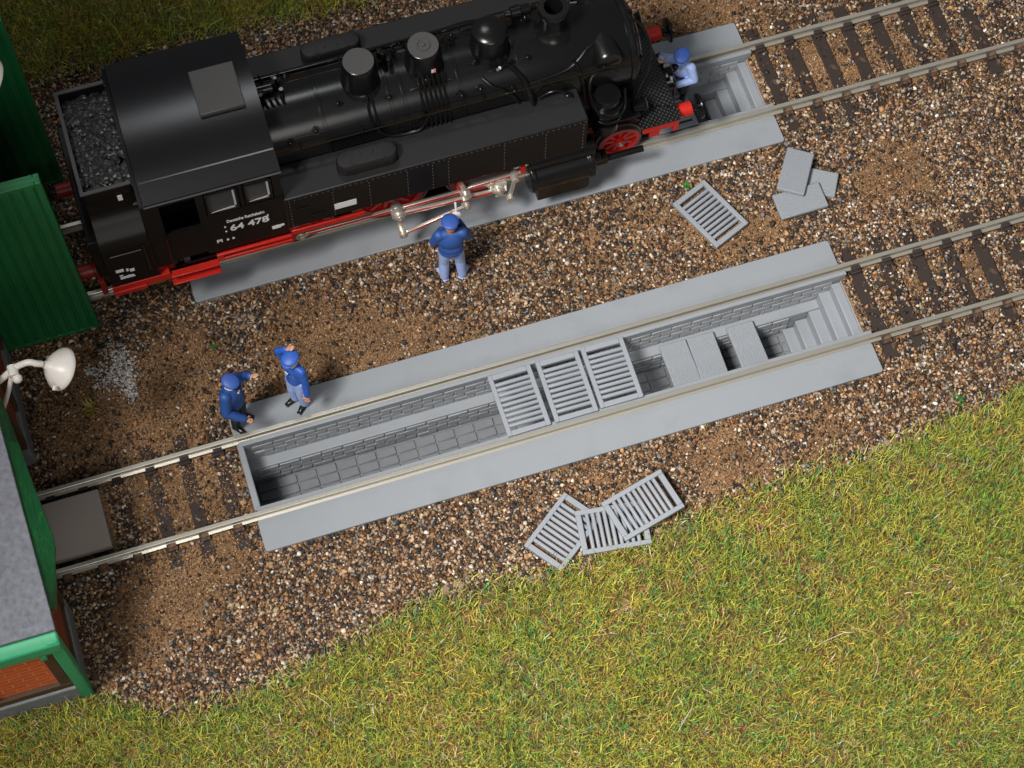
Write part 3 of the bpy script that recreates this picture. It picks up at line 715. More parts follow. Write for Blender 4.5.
rp = [(-1.46, 3.665), (-1.45, 3.70), (-1.10, 3.865), (-.85, 3.945), (-.55, 4.005), (-.28, 4.04), (0, 4.05), (.28, 4.04), (.55, 4.005), (.85, 3.945), (1.10, 3.865), (1.45, 3.70), (1.46, 3.665)]
rin = [(y * .985, z - .035) for y, z in reversed(rp)]
rf = MB().prism([(-y, z) for y, z in reversed(rp)][::-1] + rin, 'x', -5.15, -2.79).build('roof', 'roofblack', cabo, smooth=14, bev=0)
MB().box(-3.82, -3.04, -.28, .62, 3.98, 4.12).build('roof_hatch', 'hatch', rf, bev=.02)
mb = MB().tube([(-5.15, -1.475, 3.675), (-2.79, -1.475, 3.675)], .018, 6, 1); mb.build('rain_gutter', 'hatch', rf)
mb = MB().box(-5.13, -2.81, -1.125, -1.095, 3.862, 3.872); mb.build('roof_seam', 'gloss', rf)
for s in (-1, 1):
    for x0, x1, z0, z1 in ((-4.14, -3.58, 2.89, 3.58), (-3.47, -2.99, 2.93, 3.56)):
        ya = s * 1.462
        fr = MB()
        for b in ((x0, x0 + .035, z0, z1), (x1 - .035, x1, z0, z1), (x0 + .035, x1 - .035, z0, z0 + .035), (x0 + .035, x1 - .035, z1 - .035, z1)): fr.box(b[0], b[1], *sorted((ya, ya + s * .02)), b[2], b[3])
        w = fr.build('window', 'gloss', cabo)
        MB().box(x0 + .035, x1 - .035, *sorted((ya - s * .035, ya - s * .015)), z0 + .035, z1 - .035).build('pane', 'glass', w)
        if s < 0:
            q = MB().prism([(x0 + .05, z0 + .045), (x1 - .05, z0 + .045), (x1 - .05, z0 + .11), (x0 + .2, z0 + .075)], 'y', -1.47, -1.462)
            q.box(x1 - .085, x1 - .05, -1.47, -1.462, z0 + .05, z1 - .06)
            q.build('pane_glint', 'lens', w)  # pale wedge and strip painted as reflections on the near panes
# lettering
def text(body, x, z, size, parent, y=-1.4765, sx=1., name='lettering', bold=0.):
    c = bpy.data.curves.new(name, 'FONT'); c.body = body; c.size = size; c.extrude = .0015; c.offset = bold; c.align_x = 'LEFT'
    o = bpy.data.objects.new(name, c); COL.objects.link(o); o.parent = parent; o.location = (x, y, z); o.rotation_euler = (PI / 2, 0, 0); o.scale = (sx, 1, 1)
    c.materials.append(M['sticker'])
    dg = bpy.context.evaluated_depsgraph_get(); dg.update(); me = bpy.data.meshes.new_from_object(o.evaluated_get(dg)); me.name = name
    bpy.data.objects.remove(o); q = bpy.data.objects.new(name, me); COL.objects.link(q); q.parent = parent; q.location = (x, y, z); q.rotation_euler = (PI / 2, 0, 0); q.scale = (sx, 1, 1); return q
text('64 478', -3.84, 2.15, .27, cabo, -1.463, .93, bold=.006)
text('Deutsche Reichsbahn', -3.87, 2.46, .125, cabo, -1.463, .62, bold=.003)
text('Pl', -4.12, 1.85, .15, cabo, -1.463, bold=.004)
mb = MB().box(-3.94, -3.90, -1.469, -1.462, 1.86, 1.91); mb.box(-3.84, -3.80, -1.469, -1.462, 1.86, 1.91)
for x, z in ((-3.93, 2.16), (-3.93, 2.32), (-3.17, 2.18), (-3.17, 2.34)): mb.box(x, x + .03, -1.469, -1.462, z, z + .035)
mb.box(-3.12, -2.9, -1.469, -1.462, 1.90, 1.92); mb.box(-3.12, -2.9, -1.469, -1.462, 1.86, 1.88); mb.box(-3.12, -2.96, -1.469, -1.462, 1.82, 1.84)
mb.build('small_markings', 'sticker', cabo)
# bunker
bk = [(-1.5, 1.35), (1.5, 1.35), (1.5, 2.60), (1.47, 2.72), (1.38, 2.83), (1.2, 2.94), (1.07, 3.03), (1.02, 3.14), (1.02, 3.55), (-1.02, 3.55), (-1.02, 3.14), (-1.07, 3.03), (-1.2, 2.94), (-1.38, 2.83), (-1.47, 2.72), (-1.5, 2.60)]
bun = MB().prism(bk, 'x', -6.08, CX0 - .004)
for b in ((-6.08, -6.04, -1.04, 1.04), (-6.04, -5.24, -1.04, -1.0), (-6.04, -5.24, 1.0, 1.04)): bun.box(b[0], b[1], b[2], b[3], 3.5, 3.84)
bun.box(-6.26, -6.081, -1.22, 1.22, 1.3, 2.55)
buno = bun.build('coal_bunker', 'blacktank', loco, bev=.015)
mb = MB()
for b in ((-6.092, -6.03, -1.052, 1.052), (-6.03, -5.24, -1.052, -.99), (-6.03, -5.24, .99, 1.052)): mb.box(b[0], b[1], b[2], b[3], 3.84, 3.87)
mb.build('bunker_rim', 'hatch', buno)
MB().box(-5.52, -5.44, -1.055, -1.045, 3.42, 3.58).build('notice_plate', 'sticker', buno)
mb = MB()
for x0, x1, z in ((-5.94, -5.80, 1.83), (-5.76, -5.72, 1.80), (-5.70, -5.62, 1.76), (-5.90, -5.84, 1.68), (-5.90, -5.66, 1.615), (-5.90, -5.64, 1.57)): mb.box(x0, x1, -1.508, -1.502, z, z + (.09 if z > 1.7 else .03))
mb.build('small_markings', 'sticker', buno)
for x in (-5.35, -4.95): MB().tube([(x, -1.53, 1.7), (x, -1.53, 2.6)], .016, 6, 1).build('grab_rail', 'gloss', buno)
MB().tube([(-5.95, -1.52, 2.45), (-5.4, -1.52, 2.45)], .014, 6, 1).build('grab_rail', 'gloss', buno)
MB().cyl((-5.3, -1.2, 3.45), (-5.15, -1.2, 3.45), .05).build('filler_pipe', 'gloss', buno)
# coal
mb = MB()
for i in range(620):
    x, y = random.uniform(-6.02, -5.2), random.uniform(-.98, .98); r = random.uniform(.05, .085)
    z = 3.62 + .08 * (1 - (y / .98) ** 2) + random.uniform(-.015, .012)
    mb.ell((x, y, z), (r, r * random.uniform(.7, 1.2), r * .42), 7, 4, Matrix.Rotation(random.uniform(0, 3), 3, 'Z') @ Matrix.Rotation(random.uniform(-.6, .6), 3, 'X'))
coal = mb.build('coal_heap', 'coal', None, smooth=0); coal.location = (0, D, 0)
tag(coal, 'glossy black lump coal filling the locomotive bunker', 'coal')
# frame, running boards, buffer beams
mb = MB()
for s in (-1, 1): mb.box(-6.1, 4.5, *sorted((s * .5, s * .56)), .55, 1.3)
for x in (-5.9, -4.2, -1.75, .05, 2.4, 3.3): mb.box(x, x + .08, -.5, .5, .6, 1.2)
frame = mb.build('frame', 'reddark', loco)
for s in (-1, 1):
    mb = MB()
    mb.box(-4.18, -2.80, *sorted((s * 1.46, s * 1.52)), 1.44, 1.50); mb.box(-4.18, -2.80, *sorted((s * 1.46, s * 1.52)), 1.27, 1.35); mb.box(-4.18, -4.06, *sorted((s * 1.46, s * 1.518)), 1.35, 1.44); mb.box(-4.18, -2.8, *sorted((s * .6, s * 1.46)), 1.30, 1.34); mb.box(-2.79, -1.45, *sorted((s * 1.39, s * 1.45)), 1.38, 1.52)
    mb.box(-2.3, 2.7, *sorted((s * .56, s * .66)), 1.42, 1.56)
    mb.box(-5.05, -4.17, *sorted((s * 1.36, s * 1.44)), 1.0, 1.24); mb.box(-5.05, -4.17, *sorted((s * 1.44, s * 1.58)), .96, 1.0); mb.box(-5.05, -4.17, *sorted((s * 1.36, s * 1.56)), 1.2, 1.24)
    mb.box(-6.1, -5.05, *sorted((s * 1.38, s * 1.50)), 1.10, 1.32); mb.box(-6.1, -5.5, *sorted((s * 1.50, s * 1.55)), 1.08, 1.2)
    mb.build('running_board', 'red', loco, bev=.012)
    MB().box(2.705, 3.92, *sorted((s * .62, s * 1.03)), 1.50, 1.56).build('front_running_board', 'blackflat', loco, bev=.01)
mb = MB().box(-6.30, -6.20, -1.3, 1.3, .80, 1.28).build('rear_buffer_beam', 'reddark', loco, bev=.01)
mb = MB().box(4.56, 4.66, -1.16, 1.16, .88, 1.27); mb.box(3.95, 4.56, -1.16, -1.11, 1.05, 1.27); mb.box(3.95, 4.56, 1.11, 1.16, 1.05, 1.27); mb.box(4.1, 4.3, -1.15, -.95, .85, 1.05)
mb.build('front_buffer_beam', 'red', loco, bev=.01)
dk = MB().prism([(3.86, -.62), (4.66, -.92), (4.66, .92), (3.86, 1.05)], 'z', 1.30, 1.36)
dk.box(3.90, 4.68, -1.18, 1.18, 1.272, 1.30)
dk.build('deck_plate', 'checker', loco, smooth=0)
mb = MB().box(3.6, 3.9, -.62, .62, 1.3, 1.9); mb.build('smokebox_saddle', 'black', loco)
# buffers, coupling, lamps
def buffer(x, y, s):
    mat_ = 'red' if s > 0 else 'reddark'
    b = MB().lathe([(.165, 0), (.165, .03), (.135, .05), (.135, .33), (.12, .34)], (x, y, 1.05), (s, 0, 0), 24).build('buffer', mat_, loco)
    MB().lathe([(.065, .33), (.065, .46), (.10, .47), (.24, .48), (.25, .50), (.235, .53), (.12, .55), (.01, .555)], (x, y, 1.05), (s, 0, 0), 28).build('buffer_head', 'gloss', b)
for y in (-.875, .875): buffer(4.66, y, 1); buffer(-6.30, y, -1)
mb = MB().box(4.66, 4.78, -.09, .09, .98, 1.14); mb.tube([(4.78, 0, 1.05), (4.95, 0, 1.06), (5.02, 0, 1.14), (4.95, 0, 1.2)], .045, 8, 4)
mb.tube([(4.9, -.08, 1.03), (4.98, -.09, .8), (4.98, .09, .8), (4.9, .08, 1.03)], .03, 8, 4)
for y in (-.35, .35): mb.tube([(4.66, y, 1.1), (4.82, y, 1.12), (4.88, y, .95), (4.86, y, .62)], .04, 8, 4)
mb.build('coupling', 'gloss', loco)
mb = MB()
for p in ((4.78, -.1, 1.1), (4.86, -.16, 1.06)): mb.ell(p, (.035, .05, .03), 8, 6)
mb.cyl((4.74, -.25, 1.08), (4.86, -.25, 1.08), .025, n=8); mb.build('coupling_pin', 'silver', loco)
for y, x in ((.92, 4.42), (-.86, 3.92)):
    h = MB().lathe([(.05, 0), (.11, .03), (.12, .22), (.14, .24), (.14, .28)], (x - .14, y, 1.62), (1, 0, 0), 20)
    h.box(x - .13, x + .10, y - .12, y + .12, 1.36, 1.52); h.box(x - .12, x + .06, y - .07, y + .07, 1.5, 1.66)
    ho = h.build('headlamp', 'gloss', loco); MB().lathe([(.115, 0), (.1, .02), (.01, .03)], (x + .14, y, 1.62), (1, 0, 0), 20).build('lamp_lens', 'lens', ho)
# wheels
def wheel(x, s, r, ns, cw):
    y = s * .79; w = MB()
    w.ring([(r * .76, 0), (r * .935, 0), (r * .935, .11), (r * .76, .11)], (x, y - .055, r), (0, 1, 0))
    w.rings([[(x + rr * math.cos(2 * PI * k / 48), yy, r + rr * math.sin(2 * PI * k / 48)) for k in range(48)] for rr, yy in ((r * .8, y - s * .01), (.05, y - s * .01))], False)
    w.cyl((x, y - .09, r), (x, y + .09, r), r * .22, n=24)
    for i in range(ns):
        Mx = Matrix.Translation((x, y, r)) @ Matrix.Rotation(2 * PI * i / ns, 4, 'Y')
        w.box(-.035, .035, -.03, .03, r * .18, r * .76, Mx)
    if cw:
        w.prism([(x + r * .8 * math.cos(a), r + r * .8 * math.sin(a)) for a in np.linspace(-2.3, -.85, 12)], 'y', y - .05, y + .062)
    wo = w.build('wheel', 'red', loco)
    MB().ring([(r * .955, -.06), (r * 1.0, -.06), (r, .03), (r * 1.06, .04), (r * 1.06, .065), (r * .955, .065)] if s < 0 else [(r * .955, -.065), (r * 1.06, -.065), (r * 1.06, -.04), (r, -.03), (r, .06), (r * .955, .06)], (x, y, r), (0, 1, 0)).build('tyre', 'tyre', wo)
    MB().cyl((x, y + s * .09, r), (x, y + s * .13, r), r * .1, n=16).build('axle_cap', 'brass', wo)
for s in (-1, 1):
    for x in (-2.65, -.85, .95): wheel(x, s, .75, 13, True)
    for x in (-5.35, 3.65): wheel(x, s, .425, 9, False)
# rods and valve gear
def bar(mb, a, b, y, h, t):
    a = Vector((a[0], 0, a[1])); b = Vector((b[0], 0, b[1])); d = (b - a); L = d.length
    ang = math.atan2(d.z, d.x); Mx = Matrix.Translation((a.x, y, a.z)) @ Matrix.Rotation(-ang, 4, 'Y')
    mb.box(0, L, -t / 2, t / 2, -h / 2, h / 2, Mx)
def rod(name, a, b, y, h, s, bosses):
    mb = MB(); bar(mb, a, b, s * y, h, .05)
    for (q, r) in bosses: mb.cyl((q[0], s * (y - .045), q[1]), (q[0], s * (y + .045), q[1]), r, n=20)
    o = mb.build(name, 'silver', loco, bev=.006)
    d = Vector((b[0] - a[0], b[1] - a[1])); L = d.length; d /= L
    q = MB(); bar(q, (a[0] + d.x * .14, a[1] + d.y * .14), (b[0] - d.x * .14, b[1] - d.y * .14), s * (y + .027), h * .5, .006)
    q.build('red_flute', 'red', o)
    return o
def gear(s):
    cr = .31; pins = [(x + .02, .75 + cr) for x in (-2.65, -.85, .95)]
    rod('coupling_rod', pins[0], pins[1], 1.31, .10, s, [(pins[0], .10), (pins[1], .12)])
    rod('coupling_rod', (pins[1][0], pins[1][1]), pins[2], 1.312, .10, s, [(pins[2], .10)])
    rod('connecting_rod', pins[1], (1.08, .93), 1.42, .11, s, [(pins[1], .135), ((1.08, .93), .10)])
    rod('eccentric_rod', (-.80, .52), (.42, .92), 1.55, .07, s, [((-.80, .52), .085), ((.42, .92), .07)])
    mb = MB(); bar(mb, pins[1], (-.80, .52), s * 1.49, .12, .05)
    mb.cyl((pins[1][0], s * 1.2, pins[1][1]), (pins[1][0], s * 1.53, pins[1][1]), .085, n=20); mb.build('return_crank', 'silver', loco, bev=.006)
    mb = MB()
    for q, y in ((pins[0], 1.38), (pins[2], 1.38), ((-.80, .52), 1.61), ((.42, .92), 1.61), ((1.08, .93), 1.5), ((pins[1]), 1.56)):
        mb.cyl((q[0], s * (y - .06), q[1]), (q[0], s * y, q[1]), .07, n=16); mb.cyl((q[0], s * y, q[1]), (q[0], s * (y + .025), q[1]), .05, .02, n=16)
    mb.build('crank_pins', 'brass', loco)
    mb = MB()
    mb.tube([(.40, s * 1.40, .70), (.45, s * 1.40, .95), (.44, s * 1.40, 1.2), (.38, s * 1.40, 1.45)], .045, 8, 4)
    mb.cyl((.44, s * 1.33, 1.12), (.44, s * 1.50, 1.12), .10, n=18); mb.build('expansion_link', 'silver', loco)
    rod('radius_rod', (.44, 1.22), (1.55, 1.28), 1.36, .055, s, [((1.40, 1.27), .07)])
    mb = MB(); bar(mb, (1.38, 1.32), (1.28, .62), s * 1.45, .07, .045); mb.cyl((1.28, s * 1.40, .64), (1.28, s * 1.53, .64), .08, n=16); mb.cyl((1.37, s * 1.40, 1.28), (1.37, s * 1.52, 1.28), .07, n=16)
    bar(mb, (1.28, .64), (1.02, .70), s * 1.40, .05, .04); mb.build('combination_lever', 'silver', loco, bev=.005)
    mb = MB().box(.92, 1.24, *sorted((s * 1.17, s * 1.40)), .80, 1.08); mb.cyl((1.2, s * 1.26, .95), (1.8, s * 1.26, .95), .045, n=14)
    mb.box(.35, 1.75, *sorted((s * 1.18, s * 1.34)), 1.10, 1.16); mb.cyl((1.4, s * 1.26, 1.29), (1.8, s * 1.26, 1.29), .03, n=12); mb.build('crosshead', 'silver', loco, bev=.01)
    MB().box(.30, .42, *sorted((s * .9, s * 1.36)), 1.2, 1.5).build('motion_bracket', 'red', loco, bev=.01); MB().box(1.5, 1.58, *sorted((s * 1.34, s * 1.42)), 1.3, 1.55).build('motion_bracket', 'red', loco)
    # cylinder block
    c = MB(); y = s * 1.24
    c.lathe([(.20, -.05), (.34, -.05), (.37, -.02), (.37, .05), (.345, .07), (.345, 1.08), (.37, 1.10), (.37, 1.17), (.34, 1.2), (.16, 1.22), (.13, 1.30), (.12, 1.36)], (1.72, y, .90), (1, 0, 0), 36)
    c.lathe([(.10, -.06), (.20, -.04), (.20, 1.2), (.1, 1.24)], (1.72, y - s * .02, 1.34), (1, 0, 0), 28)
    c.box(1.80, 2.82, *sorted((s * .6, s * 1.28)), .98, 1.30)
    c.prism([(1.80, .36), (2.72, .36), (2.80, .42), (2.80, .92), (1.80, .92)], 'y', *sorted((s * 1.0, s * 1.545)))
    for k in range(16):
        a = 2 * PI * k / 16; c.cyl((1.655, y + .305 * math.cos(a), .9 + .305 * math.sin(a)), (1.70, y + .305 * math.cos(a), .9 + .305 * math.sin(a)), .022, n=6)
    co = c.build('cylinder_block', 'black', loco, bev=.01)
    t = MB().cyl((2.9, y, .70), (3.95, y, .70), .065, n=20); t.cyl((3.1, y, .72), (3.2, y, .72), .1, n=20); t.box(3.02, 3.22, y - .1, y + .1, .68, .9); t.build('tail_rod_cover', 'black', co)
for s in (-1, 1): gear(s)
# ------------------------------------------------------------------ engine shed
shed = empty('engine_shed', (-8.3, 2.2, -.28), 0, 'engine shed with grey felt roof, orange brick infill and green gates', 'engine shed')
SH = Vector((-8.3, 2.2, -.28))
def sb(mb, name, m, bev=0., smooth=35, parent=shed):
    base = SH if parent is shed else SH
    mb.v = [tuple(Vector(p) - SH) for p in mb.v]
    return mb.build(name, m, parent, bev, smooth)
rz = lambda y: 2.9 + .285 * (y + 2.85)
XB = -19.
# plinth
for b in ((XB, -8.27, -2.98, -2.74, -.6, .34), (-8.52, -8.24, -2.74, -1.42, -.6, .5), (-8.52, -8.24, 1.44, 3.62, -.6, .5), (-8.52, -8.24, 7.1, 7.9, -.6, .5)): sb(MB().box(*b), 'plinth', 'stone', .03)
# side wall facing the grass: brick infill, timber posts, green corner post and eaves beam
sb(MB().box(XB, -8.36, -2.86, -2.72, .3, 2.72), 'brick_wall', 'brick')
mb = MB()
for x in (-8.52, -9.75, -11.0, -12.25, -13.5): mb.box(x - .09, x + .09, -2.93, -2.84, .34, 2.5)
mb.box(XB, -8.42, -2.94, -2.84, .36, .56)
sb(mb, 'timber_frame', 'timber', .01)
mb = MB().box(-8.41, -8.20, -2.99, -2.78, -.32, 2.85); sb(mb, 'corner_post', 'greenlt', .03)
mb = MB().prism([(-3.02, 2.48), (-2.805, 2.48), (-2.805, 2.90), (-2.86, 2.90), (-3.02, 2.80)], 'x', XB, -8.19); mb.box(XB, -8.30, -2.96, -2.82, 2.28, 2.479); mb.box(-8.62, -8.5, -2.99, -2.87, 2.14, 2.33)
sb(mb, 'eaves_beam', 'greenlt', .03)
# front wall
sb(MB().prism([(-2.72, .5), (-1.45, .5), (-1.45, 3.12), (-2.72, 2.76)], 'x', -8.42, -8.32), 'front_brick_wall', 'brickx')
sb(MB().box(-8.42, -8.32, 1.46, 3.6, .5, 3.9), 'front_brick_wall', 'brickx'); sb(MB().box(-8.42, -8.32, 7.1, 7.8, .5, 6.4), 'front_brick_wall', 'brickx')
mb = MB()
for y in (-1.5, 1.5, 2.25, 3.5): mb.box(-8.45, -8.25, y - .09, y + .09, .48, 3.1)
mb.box(-8.45, -8.26, -2.78, -2.6, .5, 2.9); mb.box(-8.45, -8.27, -2.6, -1.4, .5, .6); mb.box(-8.45, -8.25, -1.4, 1.5, 2.98, 3.14)
mb.box(-8.45, -8.25, 3.62, 3.74, .3, 5.3); mb.box(-8.45, -8.25, 7.03, 7.15, .3, 5.3); mb.box(-8.45, -8.25, 3.62, 7.15, 5.3, 5.5)
sb(mb, 'timber_frame', 'timber', .01)
# felt roof of the low bay
y0, y1 = -2.80, 1.6
mb = MB().prism([(y0, rz(y0) - .1), (y1, rz(y1) - .1), (y1, rz(y1)), (y0, rz(y0))], 'x', XB, -8.2); roof = sb(mb, 'roof', 'roofing', .015)
# green board projecting along the roof verge
outl = [(-8.3, 2.4, rz(2.4)), (-8.16, 1.6, 3.85), (-8.11, .97, 3.69), (-8.03, .2, 3.46), (-7.965, -.58, 3.25), (-7.91, -1.1, 3.10), (-7.89, -1.31, 3.04), (-7.90, -1.5, 2.98), (-7.96, -1.69, 2.93), (-8.03, -2.02, 2.84), (-8.13, -2.42, 2.73)]
R0, R1 = [], []
V = []
for (x, y, z) in outl:
    V.append([(-8.24, y, rz(y) - .06), (x, y, z), (x, y, z - .07), (-8.24, y, rz(y) - .2)])
mb = MB().rings([[Vector(p) for p in q] for q in V]); sb(mb, 'verge_board', 'greenwood', .008, 40)
# tall bay with the open gates; unseen walls and roof raised to cast shade
MY0, MY1, ME, MR = 1.6, 7.95, 6.5, 8.6
sb(MB().box(XB, -8.43, MY0, MY0 + .16, .5, ME - .02), 'brick_wall', 'brick'); sb(MB().box(XB, -8.43, MY1 - .16, MY1, -.3, ME - .02), 'brick_wall', 'brick')
MC = (MY0 + MY1) / 2
mb = MB().prism([(MY0, 3.95), (3.6, 3.95), (3.6, 5.5), (7.1, 5.5), (7.1, ME - .1), (MY1, ME - .1), (MY1, ME), (MC, MR - .05), (MY0, ME)], 'x', -8.42, -8.3); sb(mb, 'gable', 'greenwood', .01)
for q in (-1, 1):
    a = [(MC, MR), (MC + q * 3.5, MR - 3.5 * (MR - ME) / (MC - MY0)), (MC + q * 3.5, MR - 3.5 * (MR - ME) / (MC - MY0) + .12), (MC, MR + .12)]
    sb(MB().prism(a, 'x', XB, -8.1), 'roof', 'roofing', .01)
def gate(y, s, x1, label=None):
    mb = MB().box(-8.38, x1, y - .05, y + .05, -.24, 5.10)
    n = 8; w = (x1 - .12 + 8.3) / n
    for i in range(n):
        for q in (-1, 1): mb.box(-8.3 + i * w + .03, -8.3 + (i + 1) * w - .03, y + q * .04, y + q * .095, -.16, 5.0)
    for q in (-1, 1):
        mb.box(x1 - .10, x1, *sorted((y + q * .04, y + q * .10)), -.24, 5.10); mb.box(-8.38, x1 - .10, *sorted((y + q * .04, y + q * .10)), 5.0, 5.10); mb.box(-8.38, x1 - .1, *sorted((y + q * .04, y + q * .10)), -.24, -.14)
    g = sb(mb, 'gate', 'green', .014)
    return g
gate(3.82, -1, -6.57); gate(7.02, 1, -6.53)

# lamps on the shed front
def wall_lamp(c, wall, label):
    c = Vector(c); root = tag(empty('wall_lamp', wall), label, 'lamp', 'white lamps on the shed front'); W = Vector(wall)
    a = Vector((.68, -.12, -.72)).normalized(); o = c - W
    sh = MB().lathe([(.055, -.26), (.075, -.21), (.11, -.18), (.19, -.13), (.27, -.05), (.34, .03), (.365, .09), (.36, .10), (.32, .03), (.2, -.08), (.02, -.11)], o, a, 40)
    sh.cyl(o - Vector((.02, .36, .0)) - a * .12, o - Vector((.06, .42, .0)) - a * .1, .03, n=10)
    sh.build('lamp_shade', 'white', root, smooth=50)
    n = o - a * .29
    ar = MB().tube([n, n - a * .07 + Vector((-.04, 0, .01)), n + Vector((-.2, .05, .09)), n + Vector((-.42, .06, .02)), n + Vector((-.62, .02, -.10)), Vector((0, n.y, n.z - .35))], .055, 12, 5)
    ar.cyl(n + Vector((-.47, .1, .02)), n + Vector((-.47, -.08, -.0)), .085, n=16); ar.ell(n + Vector((-.44, -.10, -.06)), (.085, .085, .085), 14, 8)
    ar.tube([n + Vector((-.5, 0, -.04)), n + Vector((-.7, -.12, -.5)), Vector((0, n.y - .2, n.z - 1.0))], .04, 10, 4)
    ar.lathe([(.14, -.02), (.14, .03), (.06, .06)], (0, n.y, n.z - .35), (1, 0, 0), 20)
    ar.build('lamp_arm', 'white', root, smooth=50)
    return root
wall_lamp((-7.16, 1.30, 3.45), (-8.3, 1.5, 3.4), 'white cone lamp on a curved arm beside the lower gate edge')
wall_lamp((-6.98, 5.62, 5.5), (-8.3, 5.8, 5.6), 'white lamp cut off by the picture edge, in front of the dark green gate')

# ------------------------------------------------------------------ people
def remesh(mb, name, m, parent, vox, it=4):
    o = mb.build('tmp', m, None, smooth=0)
    r = o.modifiers.new('r', 'REMESH'); r.mode = 'VOXEL'; r.voxel_size = vox; r.use_smooth_shade = True
    s = o.modifiers.new('s', 'SMOOTH'); s.factor = .5; s.iterations = it
    dg = bpy.context.evaluated_depsgraph_get(); dg.update()
    me = bpy.data.meshes.new_from_object(o.evaluated_get(dg)); me.name = name
    bpy.data.objects.remove(o)
    me.polygons.foreach_set('use_smooth', [True] * len(me.polygons))
    q = bpy.data.objects.new(name, me); COL.objects.link(q); q.parent = parent
    if not me.materials: me.materials.append(M[m])
    return q
def person(loc, heading, s, label, P, jacket, trousers, capm, skin='skin', collar=True, hairm='hair'):
    root = tag(empty('person', loc, math.radians(heading)), label, 'person', 'railway workers in blue')
    def S(p): return Vector(p) * s
    B = P.get('bulk', 1.) * s
    pel, che, hd = Vector(P.get('pelvis', (0, 0, .93))), Vector(P.get('chest', (0, 0, 1.25))), Vector(P.get('head', (.02, 0, 1.62)))
    sh = [Vector(P.get('shoulder', (0, 0, 1.41))) + Vector((0, q * .175, 0)) for q in (1, -1)]
    el = [Vector(P['elbow_l']), Vector(P['elbow_r'])]; wr = [Vector(P['hand_l']), Vector(P['hand_r'])]
    hp = [pel + Vector((0, q * .09, -.02)) for q in (1, -1)]
    kn = [Vector(P.get('knee_l', (.03, .11, .50))), Vector(P.get('knee_r', (.03, -.11, .50)))]
    an = [Vector(P.get('foot_l', (0, .12, .08))), Vector(P.get('foot_r', (0, -.12, .08)))]
    fa = [math.radians(P.get('toe_l', 12)), math.radians(P.get('toe_r', -12))]
    look = math.radians(P.get('look', 0)); LR = Matrix.Rotation(look, 3, 'Z') @ Matrix.Rotation(math.radians(P.get('nod', 8)), 3, 'Y')
    H = lambda p: (hd + LR @ Vector(p)) * s
    # continuous body: head, neck, core, arms with hands, legs with feet
    b = MB()
    b.ell(hd * s, (.098 * s, .078 * s, .118 * s), 20, 14, LR); b.ell(H((.03, 0, -.055)), (.062 * s, .055 * s, .06 * s), 14, 10, LR)
    b.caps(H((.09, 0, .015)), H((.118, 0, -.02)), .010 * s, .017 * s); b.caps(H((.088, -.03, .03)), H((.088, .03, .03)), .014 * s)
    b.caps(H((.088, -.02, -.062)), H((.088, .02, -.062)), .012 * s)
    for q in (1, -1): b.ell(H((-.005, q * .082, 0)), (.022 * s, .014 * s, .034 * s), 10, 8, LR)
    b.caps(S(che + Vector((0, 0, .05))), H((-.01, 0, -.05)), .055 * s, .052 * s); b.caps(S(pel), S(che), .10 * s, .11 * s)
    for i in (0, 1):
        q = (1, -1)[i]
        b.caps(S(che + Vector((0, 0, .12))), S(sh[i]), .06 * s, .045 * s); b.caps(S(sh[i]), S(el[i]), .042 * s, .036 * s); b.caps(S(el[i]), S(wr[i]), .036 * s, .03 * s)
        b.caps(S(pel), S(hp[i]), .08 * s, .07 * s); b.caps(S(hp[i]), S(kn[i]), .065 * s, .048 * s); b.caps(S(kn[i]), S(an[i]), .046 * s, .034 * s)
        f = Vector((math.cos(fa[i]), math.sin(fa[i]), 0)); b.caps(S(an[i] + Vector((0, 0, -.035)) - f * .03), S(an[i] + f * .13 + Vector((0, 0, -.045))), .032 * s, .026 * s)
        d = (wr[i] - el[i]).normalized(); up = Vector(P.get('palm', (0, 0, 1))); side = d.cross(up).normalized(); nn = side.cross(d).normalized(); c = wr[i] + d * .05
        RR = Matrix((d, side, nn)).transposed()
        b.ell(S(c), (.055 * s, .044 * s, .022 * s), 12, 8, RR)
        for k in range(4):
            o = (k - 1.5) * .023; ln = (.042, .05, .047, .036)[k]
            a0 = c + d * .04 + side * o; a1 = a0 + (d + side * o * 3).normalized() * ln; a2 = a1 + (d * .7 - nn * .6).normalized() * ln * .8
            b.caps(S(a0), S(a1), .0115 * s, .0105 * s, 8); b.caps(S(a1), S(a2), .0105 * s, .009 * s, 8)
        a0 = c - d * .015 + side * q * .035; a1 = a0 + (d * .6 + side * q * .8).normalized() * .045; a2 = a1 + (d * .95 + side * q * .2 - nn * .3).normalized() * .035
        b.caps(S(a0), S(a1), .015 * s, .0125 * s, 8); b.caps(S(a1), S(a2), .0125 * s, .010 * s, 8)
    remesh(b, 'body', skin, root, .0085 * s, 3)
    e = MB()
    for q in (1, -1): e.ell(H((.092, q * .03, .012)), (.010 * s, .013 * s, .009 * s), 8, 6, LR)
    e.build('eyes', 'eye', root)
    MB().ell(H((.097, 0, -.06)), (.006 * s, .026 * s, .006 * s), 10, 6, LR).build('mouth', 'lip', root)
    # jacket
    j = MB(); ax = (che - pel); 
    tz = (sh[0] + sh[1]) / 2
    j.ell(S(che), (.15 * B, .205 * B, .22 * s), 20, 12); j.ell(S(pel + ax * .35), (.152 * B, .19 * B, .17 * s), 20, 12); j.ell(S(pel + ax * .05), (.16 * B, .20 * B, .13 * s), 20, 12)
    j.caps(S(tz + Vector((0, -.13, 0))), S(tz + Vector((0, .13, 0))), .075 * s)
    for i in (0, 1):
        j.caps(S(sh[i]), S(el[i]), .086 * B, .074 * B); j.caps(S(el[i]), S(el[i].lerp(wr[i], .92)), .074 * B, .06 * B)
    jk = remesh(j, 'jacket', jacket, root, .013 * s, 4)
